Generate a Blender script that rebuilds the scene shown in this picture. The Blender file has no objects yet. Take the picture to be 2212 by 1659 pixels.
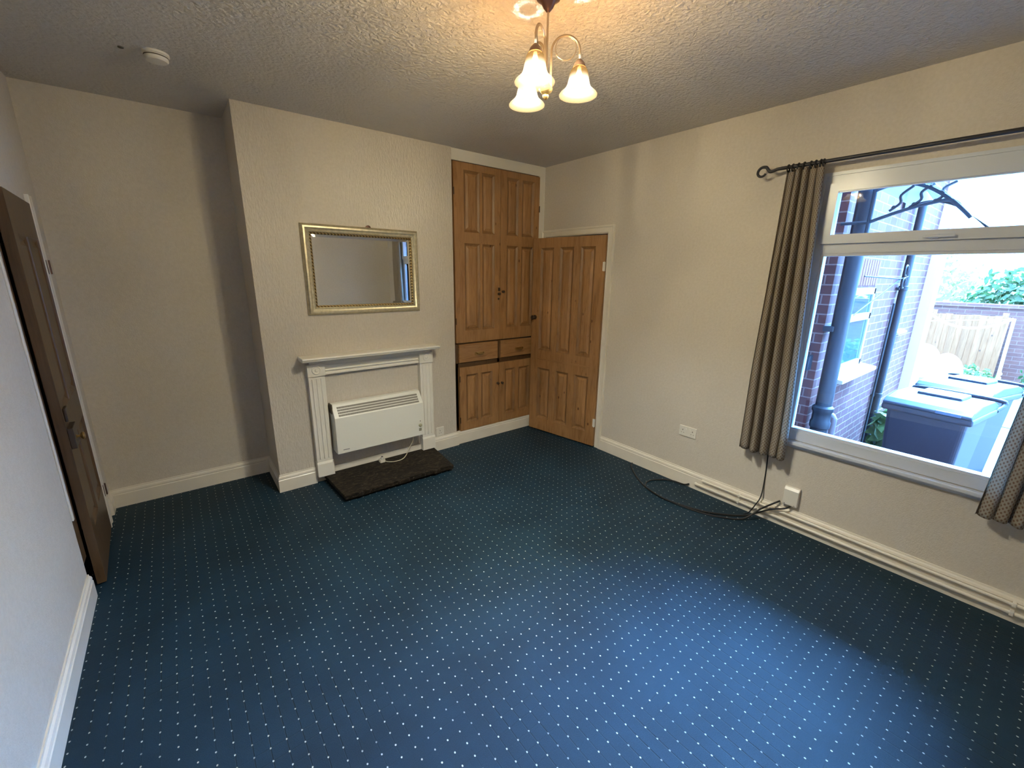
import bpy, bmesh, math, random
from mathutils import Vector, Matrix
C = bpy.context.scene.collection
PI = math.pi
random.seed(7)

# ------------------------------------------------------------------ materials
MATS = {}
class N:
    """small node-tree helper"""
    def __init__(s, name):
        s.m = bpy.data.materials.new(name); s.m.use_nodes = True
        s.t = s.m.node_tree; s.b = s.t.nodes['Principled BSDF']; s.out = s.t.nodes['Material Output']
        MATS[name] = s.m
    def n(s, typ, **kw):
        nd = s.t.nodes.new(typ)
        for k, v in kw.items():
            if k in nd.inputs: nd.inputs[k].default_value = v
            else: setattr(nd, k, v)
        return nd
    def l(s, a, b): s.t.links.new(a, b)
    def coord(s, scale=(1, 1, 1), loc=(0, 0, 0), rot=(0, 0, 0), kind='Object'):
        tc = s.n('ShaderNodeTexCoord'); mp = s.n('ShaderNodeMapping')
        mp.inputs['Scale'].default_value = scale; mp.inputs['Location'].default_value = loc
        mp.inputs['Rotation'].default_value = rot
        s.l(tc.outputs[kind], mp.inputs['Vector']); return mp.outputs['Vector']
    def noise(s, vec, scale, detail=4, rough=.5, dist=0):
        nd = s.n('ShaderNodeTexNoise'); nd.inputs['Scale'].default_value = scale
        nd.inputs['Detail'].default_value = detail; nd.inputs['Roughness'].default_value = rough
        nd.inputs['Distortion'].default_value = dist
        if vec is not None: s.l(vec, nd.inputs['Vector'])
        return nd.outputs['Fac']
    def ramp(s, fac, stops):
        r = s.n('ShaderNodeValToRGB'); e = r.color_ramp.elements
        while len(e) < len(stops): e.new(.5)
        for i, (p, c) in enumerate(stops):
            e[i].position = p; e[i].color = (*c, 1) if len(c) == 3 else c
        s.l(fac, r.inputs['Fac']); return r.outputs['Color']
    def math(s, op, a, b=None, c=None):
        nd = s.n('ShaderNodeMath', operation=op)
        for i, v in enumerate((a, b, c)):
            if v is None: continue
            if isinstance(v, (int, float)): nd.inputs[i].default_value = v
            else: s.l(v, nd.inputs[i])
        return nd.outputs[0]
    def mix(s, fac, a, b, mode='MIX'):
        nd = s.n('ShaderNodeMix', data_type='RGBA', blend_type=mode)
        for i, v in ((0, fac), (6, a), (7, b)):
            if isinstance(v, (int, float)): nd.inputs[i].default_value = v
            elif isinstance(v, tuple): nd.inputs[i].default_value = (*v, 1)
            else: s.l(v, nd.inputs[i])
        return nd.outputs[2]
    def bump(s, h, strength=.3, dist=.01):
        nd = s.n('ShaderNodeBump'); nd.inputs['Strength'].default_value = strength
        nd.inputs['Distance'].default_value = dist
        s.l(h, nd.inputs['Height']); s.l(nd.outputs['Normal'], s.b.inputs['Normal']); return nd
    def col(s, c):
        if isinstance(c, tuple): s.b.inputs['Base Color'].default_value = (*c, 1)
        else: s.l(c, s.b.inputs['Base Color'])
    def rough(s, r):
        if isinstance(r, (int, float)): s.b.inputs['Roughness'].default_value = r
        else: s.l(r, s.b.inputs['Roughness'])
    def set(s, **kw):
        for k, v in kw.items(): s.b.inputs[k.replace('_', ' ')].default_value = v

def simple(name, c, rough=.5, metal=0, spec=None, noise=0, scale=30, bump=0):
    a = N(name)
    if noise:
        v = a.coord(); f = a.noise(v, scale)
        a.col(a.ramp(f, [(.3, tuple(x * (1 - noise) for x in c)), (.7, tuple(min(1, x * (1 + noise)) for x in c))]))
        if bump: a.bump(f, bump, .004)
    else: a.col(c)
    a.rough(rough); a.set(Metallic=metal)
    if spec is not None: a.b.inputs['Specular IOR Level'].default_value = spec
    return a.m

# painted walls
def wall_paint(name, c, bump_scale, strength, stretch=(1, 1, 1), rough=.62, dist=.004, spec=.35):
    a = N(name); v = a.coord(); vs = a.coord(scale=stretch)
    big = a.noise(v, 1.3, 3); fine = a.noise(v, 60, 2)
    base = a.ramp(big, [(.3, tuple(x * .94 for x in c)), (.7, tuple(x * 1.03 for x in c))])
    base = a.mix(.06, base, a.ramp(fine, [(.3, (.2, .18, .15)), (.7, (.9, .88, .85))]))
    a.col(base); h = a.noise(vs, bump_scale, 3, .6, .4)
    h = a.math('MULTIPLY', a.math('SUBTRACT', h, .42), 3)
    nd = a.bump(h, strength, dist); a.rough(rough)
    a.b.inputs['Specular IOR Level'].default_value = spec
    return a.m
M_wall = wall_paint('beige_wall_paint', (.62, .565, .49), 140, .25)
M_breast = wall_paint('beige_textured_paper', (.60, .54, .46), 60, .38, (1.4, 1.4, .38), rough=.33, dist=.008, spec=.6)

def ceiling_mat():
    a = N('artex_ceiling_paint'); v = a.coord()
    n1 = a.noise(v, 34, 4, .62, .9); vo = a.n('ShaderNodeTexVoronoi', Scale=62.0)
    vo.feature = 'SMOOTH_F1'
    a.l(v, vo.inputs['Vector'])
    h = a.math('ADD', a.math('MULTIPLY', n1, 1.3), a.math('MULTIPLY', vo.outputs['Distance'], -.6))
    a.bump(h, .75, .012)
    a.col(a.ramp(a.noise(v, 1.1, 3), [(.3, (.56, .53, .50)), (.7, (.62, .585, .55))]))
    a.rough(.55); a.b.inputs['Specular IOR Level'].default_value = .45
    return a.m
M_ceiling = ceiling_mat()

def carpet_mat():
    a = N('dotted_teal_carpet'); tc = a.n('ShaderNodeTexCoord'); sp = a.n('ShaderNodeSeparateXYZ')
    a.l(tc.outputs['Object'], sp.inputs[0])
    wob = a.noise(tc.outputs['Object'], 3.0, 2)
    def cell(o, off, w):
        x = a.math('ADD', a.math('ADD', o, off), a.math('MULTIPLY', a.math('SUBTRACT', wob, .5), w))
        x = a.math('DIVIDE', x, .053)
        x = a.math('SUBTRACT', x, a.math('FLOOR', x))
        return a.math('MULTIPLY', a.math('SUBTRACT', x, .5), .053)
    u = cell(sp.outputs[0], 2.658 + .053 * 60.5, .012); w = cell(sp.outputs[1], 2.343 + .053 * 60.5, .012)
    tr = a.noise(tc.outputs['Object'], 140, 2)
    # dots: small slightly elongated woven tufts, some are worn
    d = a.math('SQRT', a.math('ADD', a.math('POWER', a.math('DIVIDE', u, .8), 2), a.math('POWER', w, 2)))
    d = a.math('ADD', d, a.math('MULTIPLY', a.math('SUBTRACT', tr, .5), .0022))
    dot = a.math('SUBTRACT', 1, a.math('SMOOTH_MIN', a.math('MAXIMUM', a.math('DIVIDE', a.math('SUBTRACT', d, .0030), .0013), 0), 1, .05))
    dot = a.math('MINIMUM', a.math('MAXIMUM', dot, 0), 1)
    gl = a.math('SUBTRACT', 1, a.math('MINIMUM', a.math('DIVIDE', a.math('ABSOLUTE', u), .0026), 1))
    gl2 = a.math('SUBTRACT', 1, a.math('MINIMUM', a.math('DIVIDE', a.math('ABSOLUTE', w), .0026), 1))
    patch = a.ramp(a.noise(tc.outputs['Object'], 1.7, 2), [(.42, (0, 0, 0)), (.58, (1, 1, 1))])
    patch2 = a.ramp(a.noise(a.coord(loc=(4, 2, 0)), 3.4, 2), [(.45, (0, 0, 0)), (.65, (1, 1, 1))])
    g = a.math('MAXIMUM', a.math('MULTIPLY', gl, patch), a.math('MULTIPLY', a.math('MULTIPLY', gl2, patch2), .55))
    pile = a.noise(tc.outputs['Object'], 420, 3, .7)
    base = a.ramp(pile, [(.25, (.004, .015, .024)), (.75, (.012, .040, .072))])
    wear = a.ramp(a.noise(a.coord(loc=(1, 7, 0)), 2.3, 4, .6), [(.35, (.72, .74, .74)), (.65, (1.12, 1.1, 1.08))])
    base = a.mix(1.0, base, wear, 'MULTIPLY')
    base = a.mix(a.math('MULTIPLY', g, .85), base, (.006, .012, .014))
    worn = a.ramp(a.noise(a.coord(loc=(9, 3, 0)), 9, 2), [(.35, (.45, .45, .45)), (.55, (1, 1, 1))])
    base = a.mix(a.math('MULTIPLY', dot, worn), base, (.56, .58, .52))
    a.col(base); a.rough(.55); a.b.inputs['Specular IOR Level'].default_value = .22
    a.set(Sheen_Weight=.03, Sheen_Roughness=.4); a.b.inputs['Sheen Tint'].default_value = (.3, .6, .85, 1)
    h = a.math('SUBTRACT', a.math('MULTIPLY', pile, .6), a.math('MULTIPLY', g, .6))
    a.bump(h, .6, .004)
    return a.m
M_carpet = carpet_mat()

M_trim = simple('cream_gloss_paint', (.74, .69, .60), .3, noise=.04, scale=6)
M_trim2 = simple('warm_white_gloss', (.76, .73, .66), .32, noise=.03, scale=5)
M_upvc = simple('white_plastic_frame', (.58, .62, .70), .28)
M_plastic = simple('white_socket_plastic', (.72, .69, .62), .3)
M_heater = simple('white_heater_enamel', (.74, .73, .66), .35)
M_darkslot = simple('dark_slot', (.09, .075, .055), .7)
M_black = simple('black_rubber', (.012, .012, .014), .45)
M_iron = simple('dark_wrought_iron', (.022, .022, .028), .5, .1)
M_brass = simple('aged_brass', (.45, .3, .12), .3, .9)
M_darkmetal = simple('dark_bronze', (.08, .055, .04), .4, .7)
M_nickel = simple('antique_nickel_arm', (.50, .42, .33), .28, .85)
M_cap = simple('brown_lamp_cap', (.26, .18, .14), .4, .4)
M_rose = simple('dark_copper_rose', (.11, .06, .045), .35, .6)

def pine(name, horiz=False, dark=1.0):
    a = N(name)
    sc = (2.2, 14, 14) if horiz else (14, 14, 1.6)
    v = a.coord(scale=sc); vr = a.coord()
    nz = a.noise(vr, 2.0, 3)
    w = a.noise(v, 2.2, 6, .62, 1.2)
    c = a.ramp(w, [(.28, (.22 * dark, .105 * dark, .036 * dark)), (.48, (.33 * dark, .175 * dark, .070 * dark)), (.75, (.40 * dark, .225 * dark, .098 * dark))])
    c = a.mix(.55, c, a.ramp(nz, [(.3, (.58, .54, .5)), (.7, (1.05, 1.0, .95))]), 'MULTIPLY')
    vo = a.n('ShaderNodeTexVoronoi', Scale=1.0); a.l(a.coord(scale=(9, 9, 5)), vo.inputs['Vector'])
    k = a.ramp(vo.outputs['Distance'], [(.05, (1, 1, 1)), (.10, (0, 0, 0))])
    c = a.mix(k, c, (.09, .03, .01))
    a.col(c); a.rough(.42); a.bump(w, .12, .003)
    return a.m
M_pine = pine('stripped_pine', dark=1.15); M_pineh = pine('stripped_pine_rail', True, 1.15)
M_pineshade = pine('shaded_moulding_pine', False, .85)  # darker pine copy: shade of the panel mouldings put into the colour
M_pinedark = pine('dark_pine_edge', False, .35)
M_pinered = pine('old_varnished_pine', False, .30)

def mirror_frame_mat():
    a = N('aged_champagne_gilt'); v = a.coord(scale=(8, 8, 8)); f = a.noise(v, 5, 4)
    a.col(a.ramp(f, [(.3, (.48, .43, .30)), (.7, (.66, .60, .44))])); a.set(Metallic=.75); a.rough(.38)
    return a.m
M_gilt = mirror_frame_mat()
def rope_mat():
    a = N('rope_beading_gilt'); wv = a.n('ShaderNodeTexWave', Scale=26.0); wv.bands_direction = 'DIAGONAL'
    a.l(a.coord(), wv.inputs['Vector'])
    a.col(a.ramp(wv.outputs['Fac'], [(.3, (.10, .06, .02)), (.7, (.45, .33, .15))])); a.set(Metallic=.6); a.rough(.4)
    a.bump(wv.outputs['Fac'], .6, .003); return a.m
M_rope = rope_mat()
M_mirror = simple('silvered_glass', (.86, .88, .87), .015, 1.0)

def stone_mat():
    a = N('dark_marbled_stone'); v = a.coord(scale=(1.5, 3, 3)); f = a.noise(v, 7, 8, .7, 1.3)
    f2 = a.noise(a.coord(scale=(2, 6, 6)), 16, 5, .7, .5)
    c = a.ramp(f, [(.35, (.004, .003, .002)), (.5, (.013, .009, .006)), (.62, (.05, .036, .022))])
    c = a.mix(a.ramp(f2, [(.58, (0, 0, 0)), (.68, (1, 1, 1))]), c, (.13, .10, .07))
    a.col(c); a.rough(.7); a.b.inputs['Specular IOR Level'].default_value = .25; a.bump(f, .9, .03); return a.m
M_stone = stone_mat()

def curtain_mat(name='sprigged_curtain', base=(.40, .36, .30)):
    a = N(name); v = a.coord(kind='UV')
    sp = a.n('ShaderNodeSeparateXYZ'); a.l(v, sp.inputs[0])
    def fr(o, s, off=0):
        x = a.math('ADD', a.math('DIVIDE', o, s), off); return x
    def dots(off):
        x = fr(sp.outputs[0], .022, off); y = fr(sp.outputs[1], .024, off)
        x = a.math('SUBTRACT', a.math('SUBTRACT', x, a.math('FLOOR', x)), .5); y = a.math('SUBTRACT', a.math('SUBTRACT', y, a.math('FLOOR', y)), .5)
        return a.math('SQRT', a.math('ADD', a.math('POWER', x, 2), a.math('POWER', a.math('MULTIPLY', y, .8), 2)))
    d = a.math('MINIMUM', dots(0), dots(.5)); nz = a.noise(v, 260, 2)
    d = a.math('ADD', d, a.math('MULTIPLY', a.math('SUBTRACT', nz, .5), .2))
    c = a.ramp(d, [(.13, (.22, .14, .10)), (.24, base)])
    a.col(c); a.rough(.9); a.b.inputs['Specular IOR Level'].default_value = .15
    tr = a.n('ShaderNodeBsdfTranslucent'); a.l(c, tr.inputs['Color'])
    ms = a.n('ShaderNodeMixShader'); ms.inputs[0].default_value = .34
    a.l(a.b.outputs[0], ms.inputs[1]); a.l(tr.outputs[0], ms.inputs[2]); a.l(ms.outputs[0], a.out.inputs['Surface'])
    return a.m
M_curtain = curtain_mat()
def leafmat(name, c1, c2, trans=.3):
    a = N(name); nz = a.noise(a.coord(), 12, 3); c = a.ramp(nz, [(.3, c1), (.7, c2)]); a.col(c); a.rough(.5)
    tr = a.n('ShaderNodeBsdfTranslucent'); a.l(c, tr.inputs['Color']); ms = a.n('ShaderNodeMixShader'); ms.inputs[0].default_value = trans
    a.l(a.b.outputs[0], ms.inputs[1]); a.l(tr.outputs[0], ms.inputs[2]); a.l(ms.outputs[0], a.out.inputs['Surface']); return a.m
M_lining = leafmat('cream_lining', (.60, .58, .52), (.66, .64, .58), .55)

def shade_mat():
    a = N('amber_frosted_glass'); tc = a.n('ShaderNodeTexCoord'); sp = a.n('ShaderNodeSeparateXYZ')
    a.l(tc.outputs['Generated'], sp.inputs[0])
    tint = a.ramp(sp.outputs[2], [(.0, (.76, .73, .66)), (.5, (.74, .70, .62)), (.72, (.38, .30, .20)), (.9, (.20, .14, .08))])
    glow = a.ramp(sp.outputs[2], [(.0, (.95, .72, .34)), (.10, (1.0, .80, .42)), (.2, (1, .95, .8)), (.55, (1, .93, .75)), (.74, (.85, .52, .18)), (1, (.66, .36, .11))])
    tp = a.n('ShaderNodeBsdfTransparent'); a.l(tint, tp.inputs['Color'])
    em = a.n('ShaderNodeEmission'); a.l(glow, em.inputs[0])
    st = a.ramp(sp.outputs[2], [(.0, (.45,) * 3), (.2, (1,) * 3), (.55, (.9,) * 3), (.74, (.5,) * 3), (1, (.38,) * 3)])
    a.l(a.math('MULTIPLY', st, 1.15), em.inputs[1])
    ad = a.n('ShaderNodeAddShader'); a.l(tp.outputs[0], ad.inputs[0]); a.l(em.outputs[0], ad.inputs[1])
    a.l(ad.outputs[0], a.out.inputs['Surface']); return a.m
M_shade = shade_mat()
def emit(name, c, s):
    a = N(name); e = a.n('ShaderNodeEmission'); e.inputs[0].default_value = (*c, 1); e.inputs[1].default_value = s
    a.l(e.outputs[0], a.out.inputs['Surface']); return a.m
M_bulb = emit('glowing_bulb', (1, .78, .5), 40)

def glass_mat():
    a = N('clear_window_glass')
    tp = a.n('ShaderNodeBsdfTransparent'); tp.inputs[0].default_value = (.93, .95, .96, 1)
    gl = a.n('ShaderNodeBsdfGlossy'); gl.inputs['Roughness'].default_value = .01
    fr = a.n('ShaderNodeFresnel'); fr.inputs[0].default_value = 1.5
    ms = a.n('ShaderNodeMixShader'); a.l(a.math('MULTIPLY', fr.outputs[0], 1.0), ms.inputs[0])
    a.l(tp.outputs[0], ms.inputs[1]); a.l(gl.outputs[0], ms.inputs[2]); a.l(ms.outputs[0], a.out.inputs['Surface'])
    return a.m
M_glass = glass_mat()

def brick_mat(name, rot, c1=(.105, .025, .020), c2=(.145, .036, .028), mortar=(.27, .155, .125), sc=1.0, facade=None):
    a = N(name); sp = a.n('ShaderNodeSeparateXYZ'); cb = a.n('ShaderNodeCombineXYZ'); a.l(a.coord(), sp.inputs[0])
    a.l(sp.outputs[rot], cb.inputs[0]); a.l(sp.outputs[2], cb.inputs[1]); v = cb.outputs[0]
    b = a.n('ShaderNodeTexBrick'); b.inputs['Scale'].default_value = 1.0
    b.inputs['Brick Width'].default_value = .225; b.inputs['Row Height'].default_value = .075
    b.inputs['Mortar Size'].default_value = .0055; b.inputs['Mortar Smooth'].default_value = .2
    b.inputs['Color1'].default_value = (*c1, 1); b.inputs['Color2'].default_value = (*c2, 1)
    b.inputs['Mortar'].default_value = (*mortar, 1); b.inputs['Bias'].default_value = 0
    a.l(v, b.inputs['Vector'])
    n = a.noise(a.coord(), 9, 5); c = a.mix(.35, b.outputs['Color'], a.ramp(n, [(.3, (.6, .6, .65)), (.7, (1.2, 1.15, 1.1))]), 'MULTIPLY')
    a.col(c); a.rough(.85); a.bump(a.math('SUBTRACT', 1, b.outputs['Fac']), .5, .006); return a.m
M_brick_y = brick_mat('purple_red_brick', 0)           # faces running along x
M_brick_x = brick_mat('purple_red_brick_return', 1)
M_brick_g = brick_mat('garden_wall_brick', 1, (.15, .065, .05), (.19, .085, .06), (.22, .14, .11))

# ------------------------------------------------------------------ geometry helpers
def bm_new(): return bmesh.new()
def box(bm, x0, x1, y0, y1, z0, z1, mat=None):
    r = bmesh.ops.create_cube(bm, size=1)
    for v in r['verts']:
        v.co = Vector(((x0 + x1) / 2 + v.co.x * (x1 - x0), (y0 + y1) / 2 + v.co.y * (y1 - y0), (z0 + z1) / 2 + v.co.z * (z1 - z0)))
        if mat is not None: v.co = mat @ v.co
    return r['verts']
def tube(bm, pts, r, seg=10, closed=False, caps=True, r_end=None):
    pts = [Vector(p) for p in pts]; n = len(pts); rings = []
    def tan(i):
        if closed: return (pts[(i + 1) % n] - pts[(i - 1) % n]).normalized()
        if i == 0: return (pts[1] - pts[0]).normalized()
        if i == n - 1: return (pts[-1] - pts[-2]).normalized()
        return (pts[i + 1] - pts[i - 1]).normalized()
    t0 = tan(0); up = Vector((0, 0, 1)) if abs(t0.z) < .9 else Vector((1, 0, 0))
    nn = (up - t0 * up.dot(t0)).normalized()
    for i in range(n):
        t = tan(i); nn = (nn - t * nn.dot(t)).normalized(); b = t.cross(nn)
        rr = r if r_end is None else r + (r_end - r) * i / (n - 1)
        if callable(r): rr = r(i / (n - 1))
        rings.append([bm.verts.new(pts[i] + (nn * math.cos(2 * PI * k / seg) + b * math.sin(2 * PI * k / seg)) * rr) for k in range(seg)])
    m = n if closed else n - 1
    for i in range(m):
        A, B = rings[i], rings[(i + 1) % n]
        for k in range(seg): bm.faces.new((A[k], A[(k + 1) % seg], B[(k + 1) % seg], B[k]))
    if caps and not closed:
        bm.faces.new(rings[0][::-1]); bm.faces.new(rings[-1])
def lathe(bm, prof, seg=32, mtx=None, caps=True):
    rings = []
    for (r, z) in prof:
        ring = []
        for k in range(seg):
            p = Vector((r * math.cos(2 * PI * k / seg), r * math.sin(2 * PI * k / seg), z))
            ring.append(bm.verts.new(mtx @ p if mtx is not None else p))
        rings.append(ring)
    for A, B in zip(rings, rings[1:]):
        for k in range(seg): bm.faces.new((A[k], A[(k + 1) % seg], B[(k + 1) % seg], B[k]))
    if caps:
        for ring in (rings[0], rings[-1]):
            try: bm.faces.new(ring)
            except ValueError: pass
def prism(bm, poly, a0, a1, axis='x', mat=None):
    """extrude a 2D polygon along an axis; poly in the other two axes"""
    def P(a, q):
        if axis == 'x': v = Vector((a, q[0], q[1]))
        elif axis == 'y': v = Vector((q[0], a, q[1]))
        else: v = Vector((q[0], q[1], a))
        return mat @ v if mat is not None else v
    A = [bm.verts.new(P(a0, q)) for q in poly]; B = [bm.verts.new(P(a1, q)) for q in poly]
    n = len(poly)
    bm.faces.new(A); bm.faces.new(B[::-1])
    for i in range(n): bm.faces.new((A[i], B[i], B[(i + 1) % n], A[(i + 1) % n]))
def sweep(bm, path, prof, nrm, side, closed=False):
    """profile (a,b): a along the in-plane side vector, b along nrm; mitred corners"""
    path = [Vector(p) for p in path]; nrm = Vector(nrm); n = len(path); rings = []
    def sv(i, j): return (path[j] - path[i]).normalized().cross(nrm) * side
    for i in range(n):
        if closed: s1, s2 = sv(i - 1, i), sv(i, (i + 1) % n)
        elif i == 0: s1 = s2 = sv(0, 1)
        elif i == n - 1: s1 = s2 = sv(n - 2, n - 1)
        else: s1, s2 = sv(i - 1, i), sv(i, i + 1)
        m = (s1 + s2); m = m / max(1e-6, (1 + s1.dot(s2)))
        rings.append([bm.verts.new(path[i] + m * a + nrm * b) for a, b in prof])
    k = len(prof)
    for i in range(n if closed else n - 1):
        A, B = rings[i], rings[(i + 1) % n]
        for j in range(k): bm.faces.new((A[j], A[(j + 1) % k], B[(j + 1) % k], B[j]))
    if not closed: bm.faces.new(rings[0][::-1]); bm.faces.new(rings[-1])

def obj(name, bm, mat=None, parent=None, smooth=False, bevel=0, seg=2, loc=None, rotz=None, angle=.6):
    bmesh.ops.recalc_face_normals(bm, faces=bm.faces)
    me = bpy.data.meshes.new(name); bm.to_mesh(me); bm.free()
    if isinstance(mat, (list, tuple)):
        for m in mat: me.materials.append(m)
    elif mat: me.materials.append(mat)
    o = bpy.data.objects.new(name, me); C.objects.link(o)
    if parent is not None: o.parent = parent
    if smooth:
        for p in me.polygons: p.use_smooth = True
        try: me.set_sharp_from_angle(angle=angle)
        except Exception: pass
    if bevel:
        md = o.modifiers.new('bevel', 'BEVEL'); md.width = bevel; md.segments = seg; md.limit_method = 'ANGLE'; md.angle_limit = .7
    if loc is not None: o.location = loc
    if rotz is not None: o.rotation_euler = (0, 0, rotz)
    return o
def thing(name, label, cat, loc=(0, 0, 0), rotz=0, group=None):
    o = bpy.data.objects.new(name, None); C.objects.link(o); o.location = loc; o.rotation_euler = (0, 0, rotz)
    o.empty_display_size = .05; o['label'] = label; o['category'] = cat
    if group: o['group'] = group
    return o
def tag(o, label, cat, group=None):
    o['label'] = label; o['category'] = cat
    if group: o['group'] = group
    return o
def struct(o, label=None, cat=None):
    o['kind'] = 'structure'
    if label: o['label'] = label
    if cat: o['category'] = cat
    return o
def local(bm_fn, o):  # keep
    return bm_fn

# ------------------------------------------------------------------ room dimensions (metres)
H = 2.745; XL = -3.744; XB1 = -2.716; XB2 = -1.111; YA = .4405; YBR = -.02; YF = -4.22
# floor / ceiling
b = bm_new(); box(b, XL - .3, .12, YF - .2, .7, -.15, 0)
struct(obj('floor', b, M_carpet), 'dark teal fitted carpet with rows of tiny cream dots', 'floor')
b = bm_new(); box(b, XL - .3, .3, YF - .2, .7, H, H + .15)
struct(obj('ceiling', b, M_ceiling), 'stippled off-white ceiling', 'ceiling')

# left wall with the door opening y -.67 .. .21, z 0 .. 2.045
b = bm_new()
box(b, XL - .14, XL, YF - .2, -.67, 0, H); box(b, XL - .14, XL, .21, .7, 0, H); box(b, XL - .14, XL, -.67, .21, 2.045, H)
box(b, XL - .3, XL - .14, YF - .2, .7, 0, H)
struct(obj('wall_left', b, M_wall), 'beige painted wall around the left door', 'wall')
# alcove back wall and wall behind cupboard
b = bm_new(); box(b, XL, XB1 + .01, YA, .7, 0, H)
struct(obj('wall_back', b, M_wall), 'beige painted back wall of the alcove left of the chimney breast', 'wall')
# chimney breast
b = bm_new(); box(b, XB1, XB2, YBR, .7, 0, H)
struct(obj('wall_chimney', b, M_breast), 'chimney breast in textured beige paper with mirror and fire surround', 'wall')
# wall behind the cupboard
b = bm_new(); box(b, XB2, 0, .42, .7, 0, H)
struct(obj('wall_behind_cupboard', b, M_wall))
# front wall behind the camera (seen in the mirror)
b = bm_new(); box(b, XL - .3, .3, YF - .2, YF, 0, H)
struct(obj('wall_front', b, M_wall), 'plain beige wall seen reflected in the mirror', 'wall')
# right wall: inner skin with door and window openings, outer brick skin with the window opening
WY0, WY1, WZ0, WZ1 = -3.60, -2.507, .64, 2.29     # window opening
DY0, DY1, DZ = -.885, -.07, 2.065                 # pantry door opening
b = bm_new()
box(b, 0, .12, YF - .2, WY0, 0, H); box(b, 0, .12, WY0, WY1, 0, WZ0); box(b, 0, .12, WY0, WY1, WZ1, H)
box(b, 0, .12, WY1, DY0, 0, H); box(b, 0, .12, DY0, DY1, DZ, H); box(b, 0, .12, DY1, .7, 0, H)
struct(obj('wall_right', b, M_wall), 'beige painted wall with the window and the small pine door', 'wall')
b = bm_new()
oy1, oy0 = -2.40, -3.66
box(b, .12, .3, -6, oy0, -.3, 5.4); box(b, .12, .3, oy0, oy1, -.3, WZ0 - .03); box(b, .12, .3, oy0, oy1, WZ1 + .02, 5.4); box(b, .12, .3, oy1, 1.5, -.3, 5.4)
struct(obj('wall_exterior', b, M_brick_x), 'outer brick face of the house wall', 'wall')

# ------------------------------------------------------------------ skirting boards
SK = [(0, 0), (.018, 0), (.018, .098), (.0145, .103), (.0145, .108), (.017, .112), (.014, .124), (.007, .131), (.006, .1405), (0, .1405)]
def skirt(name, path, side=1, label=None, prof=SK):
    b = bm_new(); sweep(b, path, prof, (0, 0, 1), side)
    return struct(obj(name, b, M_trim), label, 'skirting board' if label else None)
skirt('baseboard_left', [(XL, YF, 0), (XL, -.67, 0)], 1, 'cream skirting board along the left wall nearest the viewer')
skirt('baseboard_alcove', [(XL, .31, 0), (XL, YA, 0), (XB1, YA, 0), (XB1, YBR, 0), (-2.452, YBR, 0)], 1, 'cream skirting board round the left alcove and chimney breast corner')
skirt('baseboard_chimney', [(-1.384, YBR, 0), (XB2, YBR, 0), (XB2, .0, 0)], 1, 'short cream skirting board right of the fire surround')
skirt('baseboard_cupboard', [(XB2 + .018, .0, 0), (0, .0, 0)], 1, 'cream skirting board below the pine cupboard')
skirt('baseboard_right', [(0, -.957, 0), (0, YF, 0)], 1, 'cream skirting board along the window wall')
skirt('baseboard_front', [(0, YF, 0), (XL, YF, 0)], 1)
b = bm_new(); box(b, -2.33, -1.50, YBR - .012, YBR, .058, .115)
struct(obj('baseboard_fireplace', b, M_trim, bevel=.003), 'low rough painted strip behind the hearth stone', 'skirting board')

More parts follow.
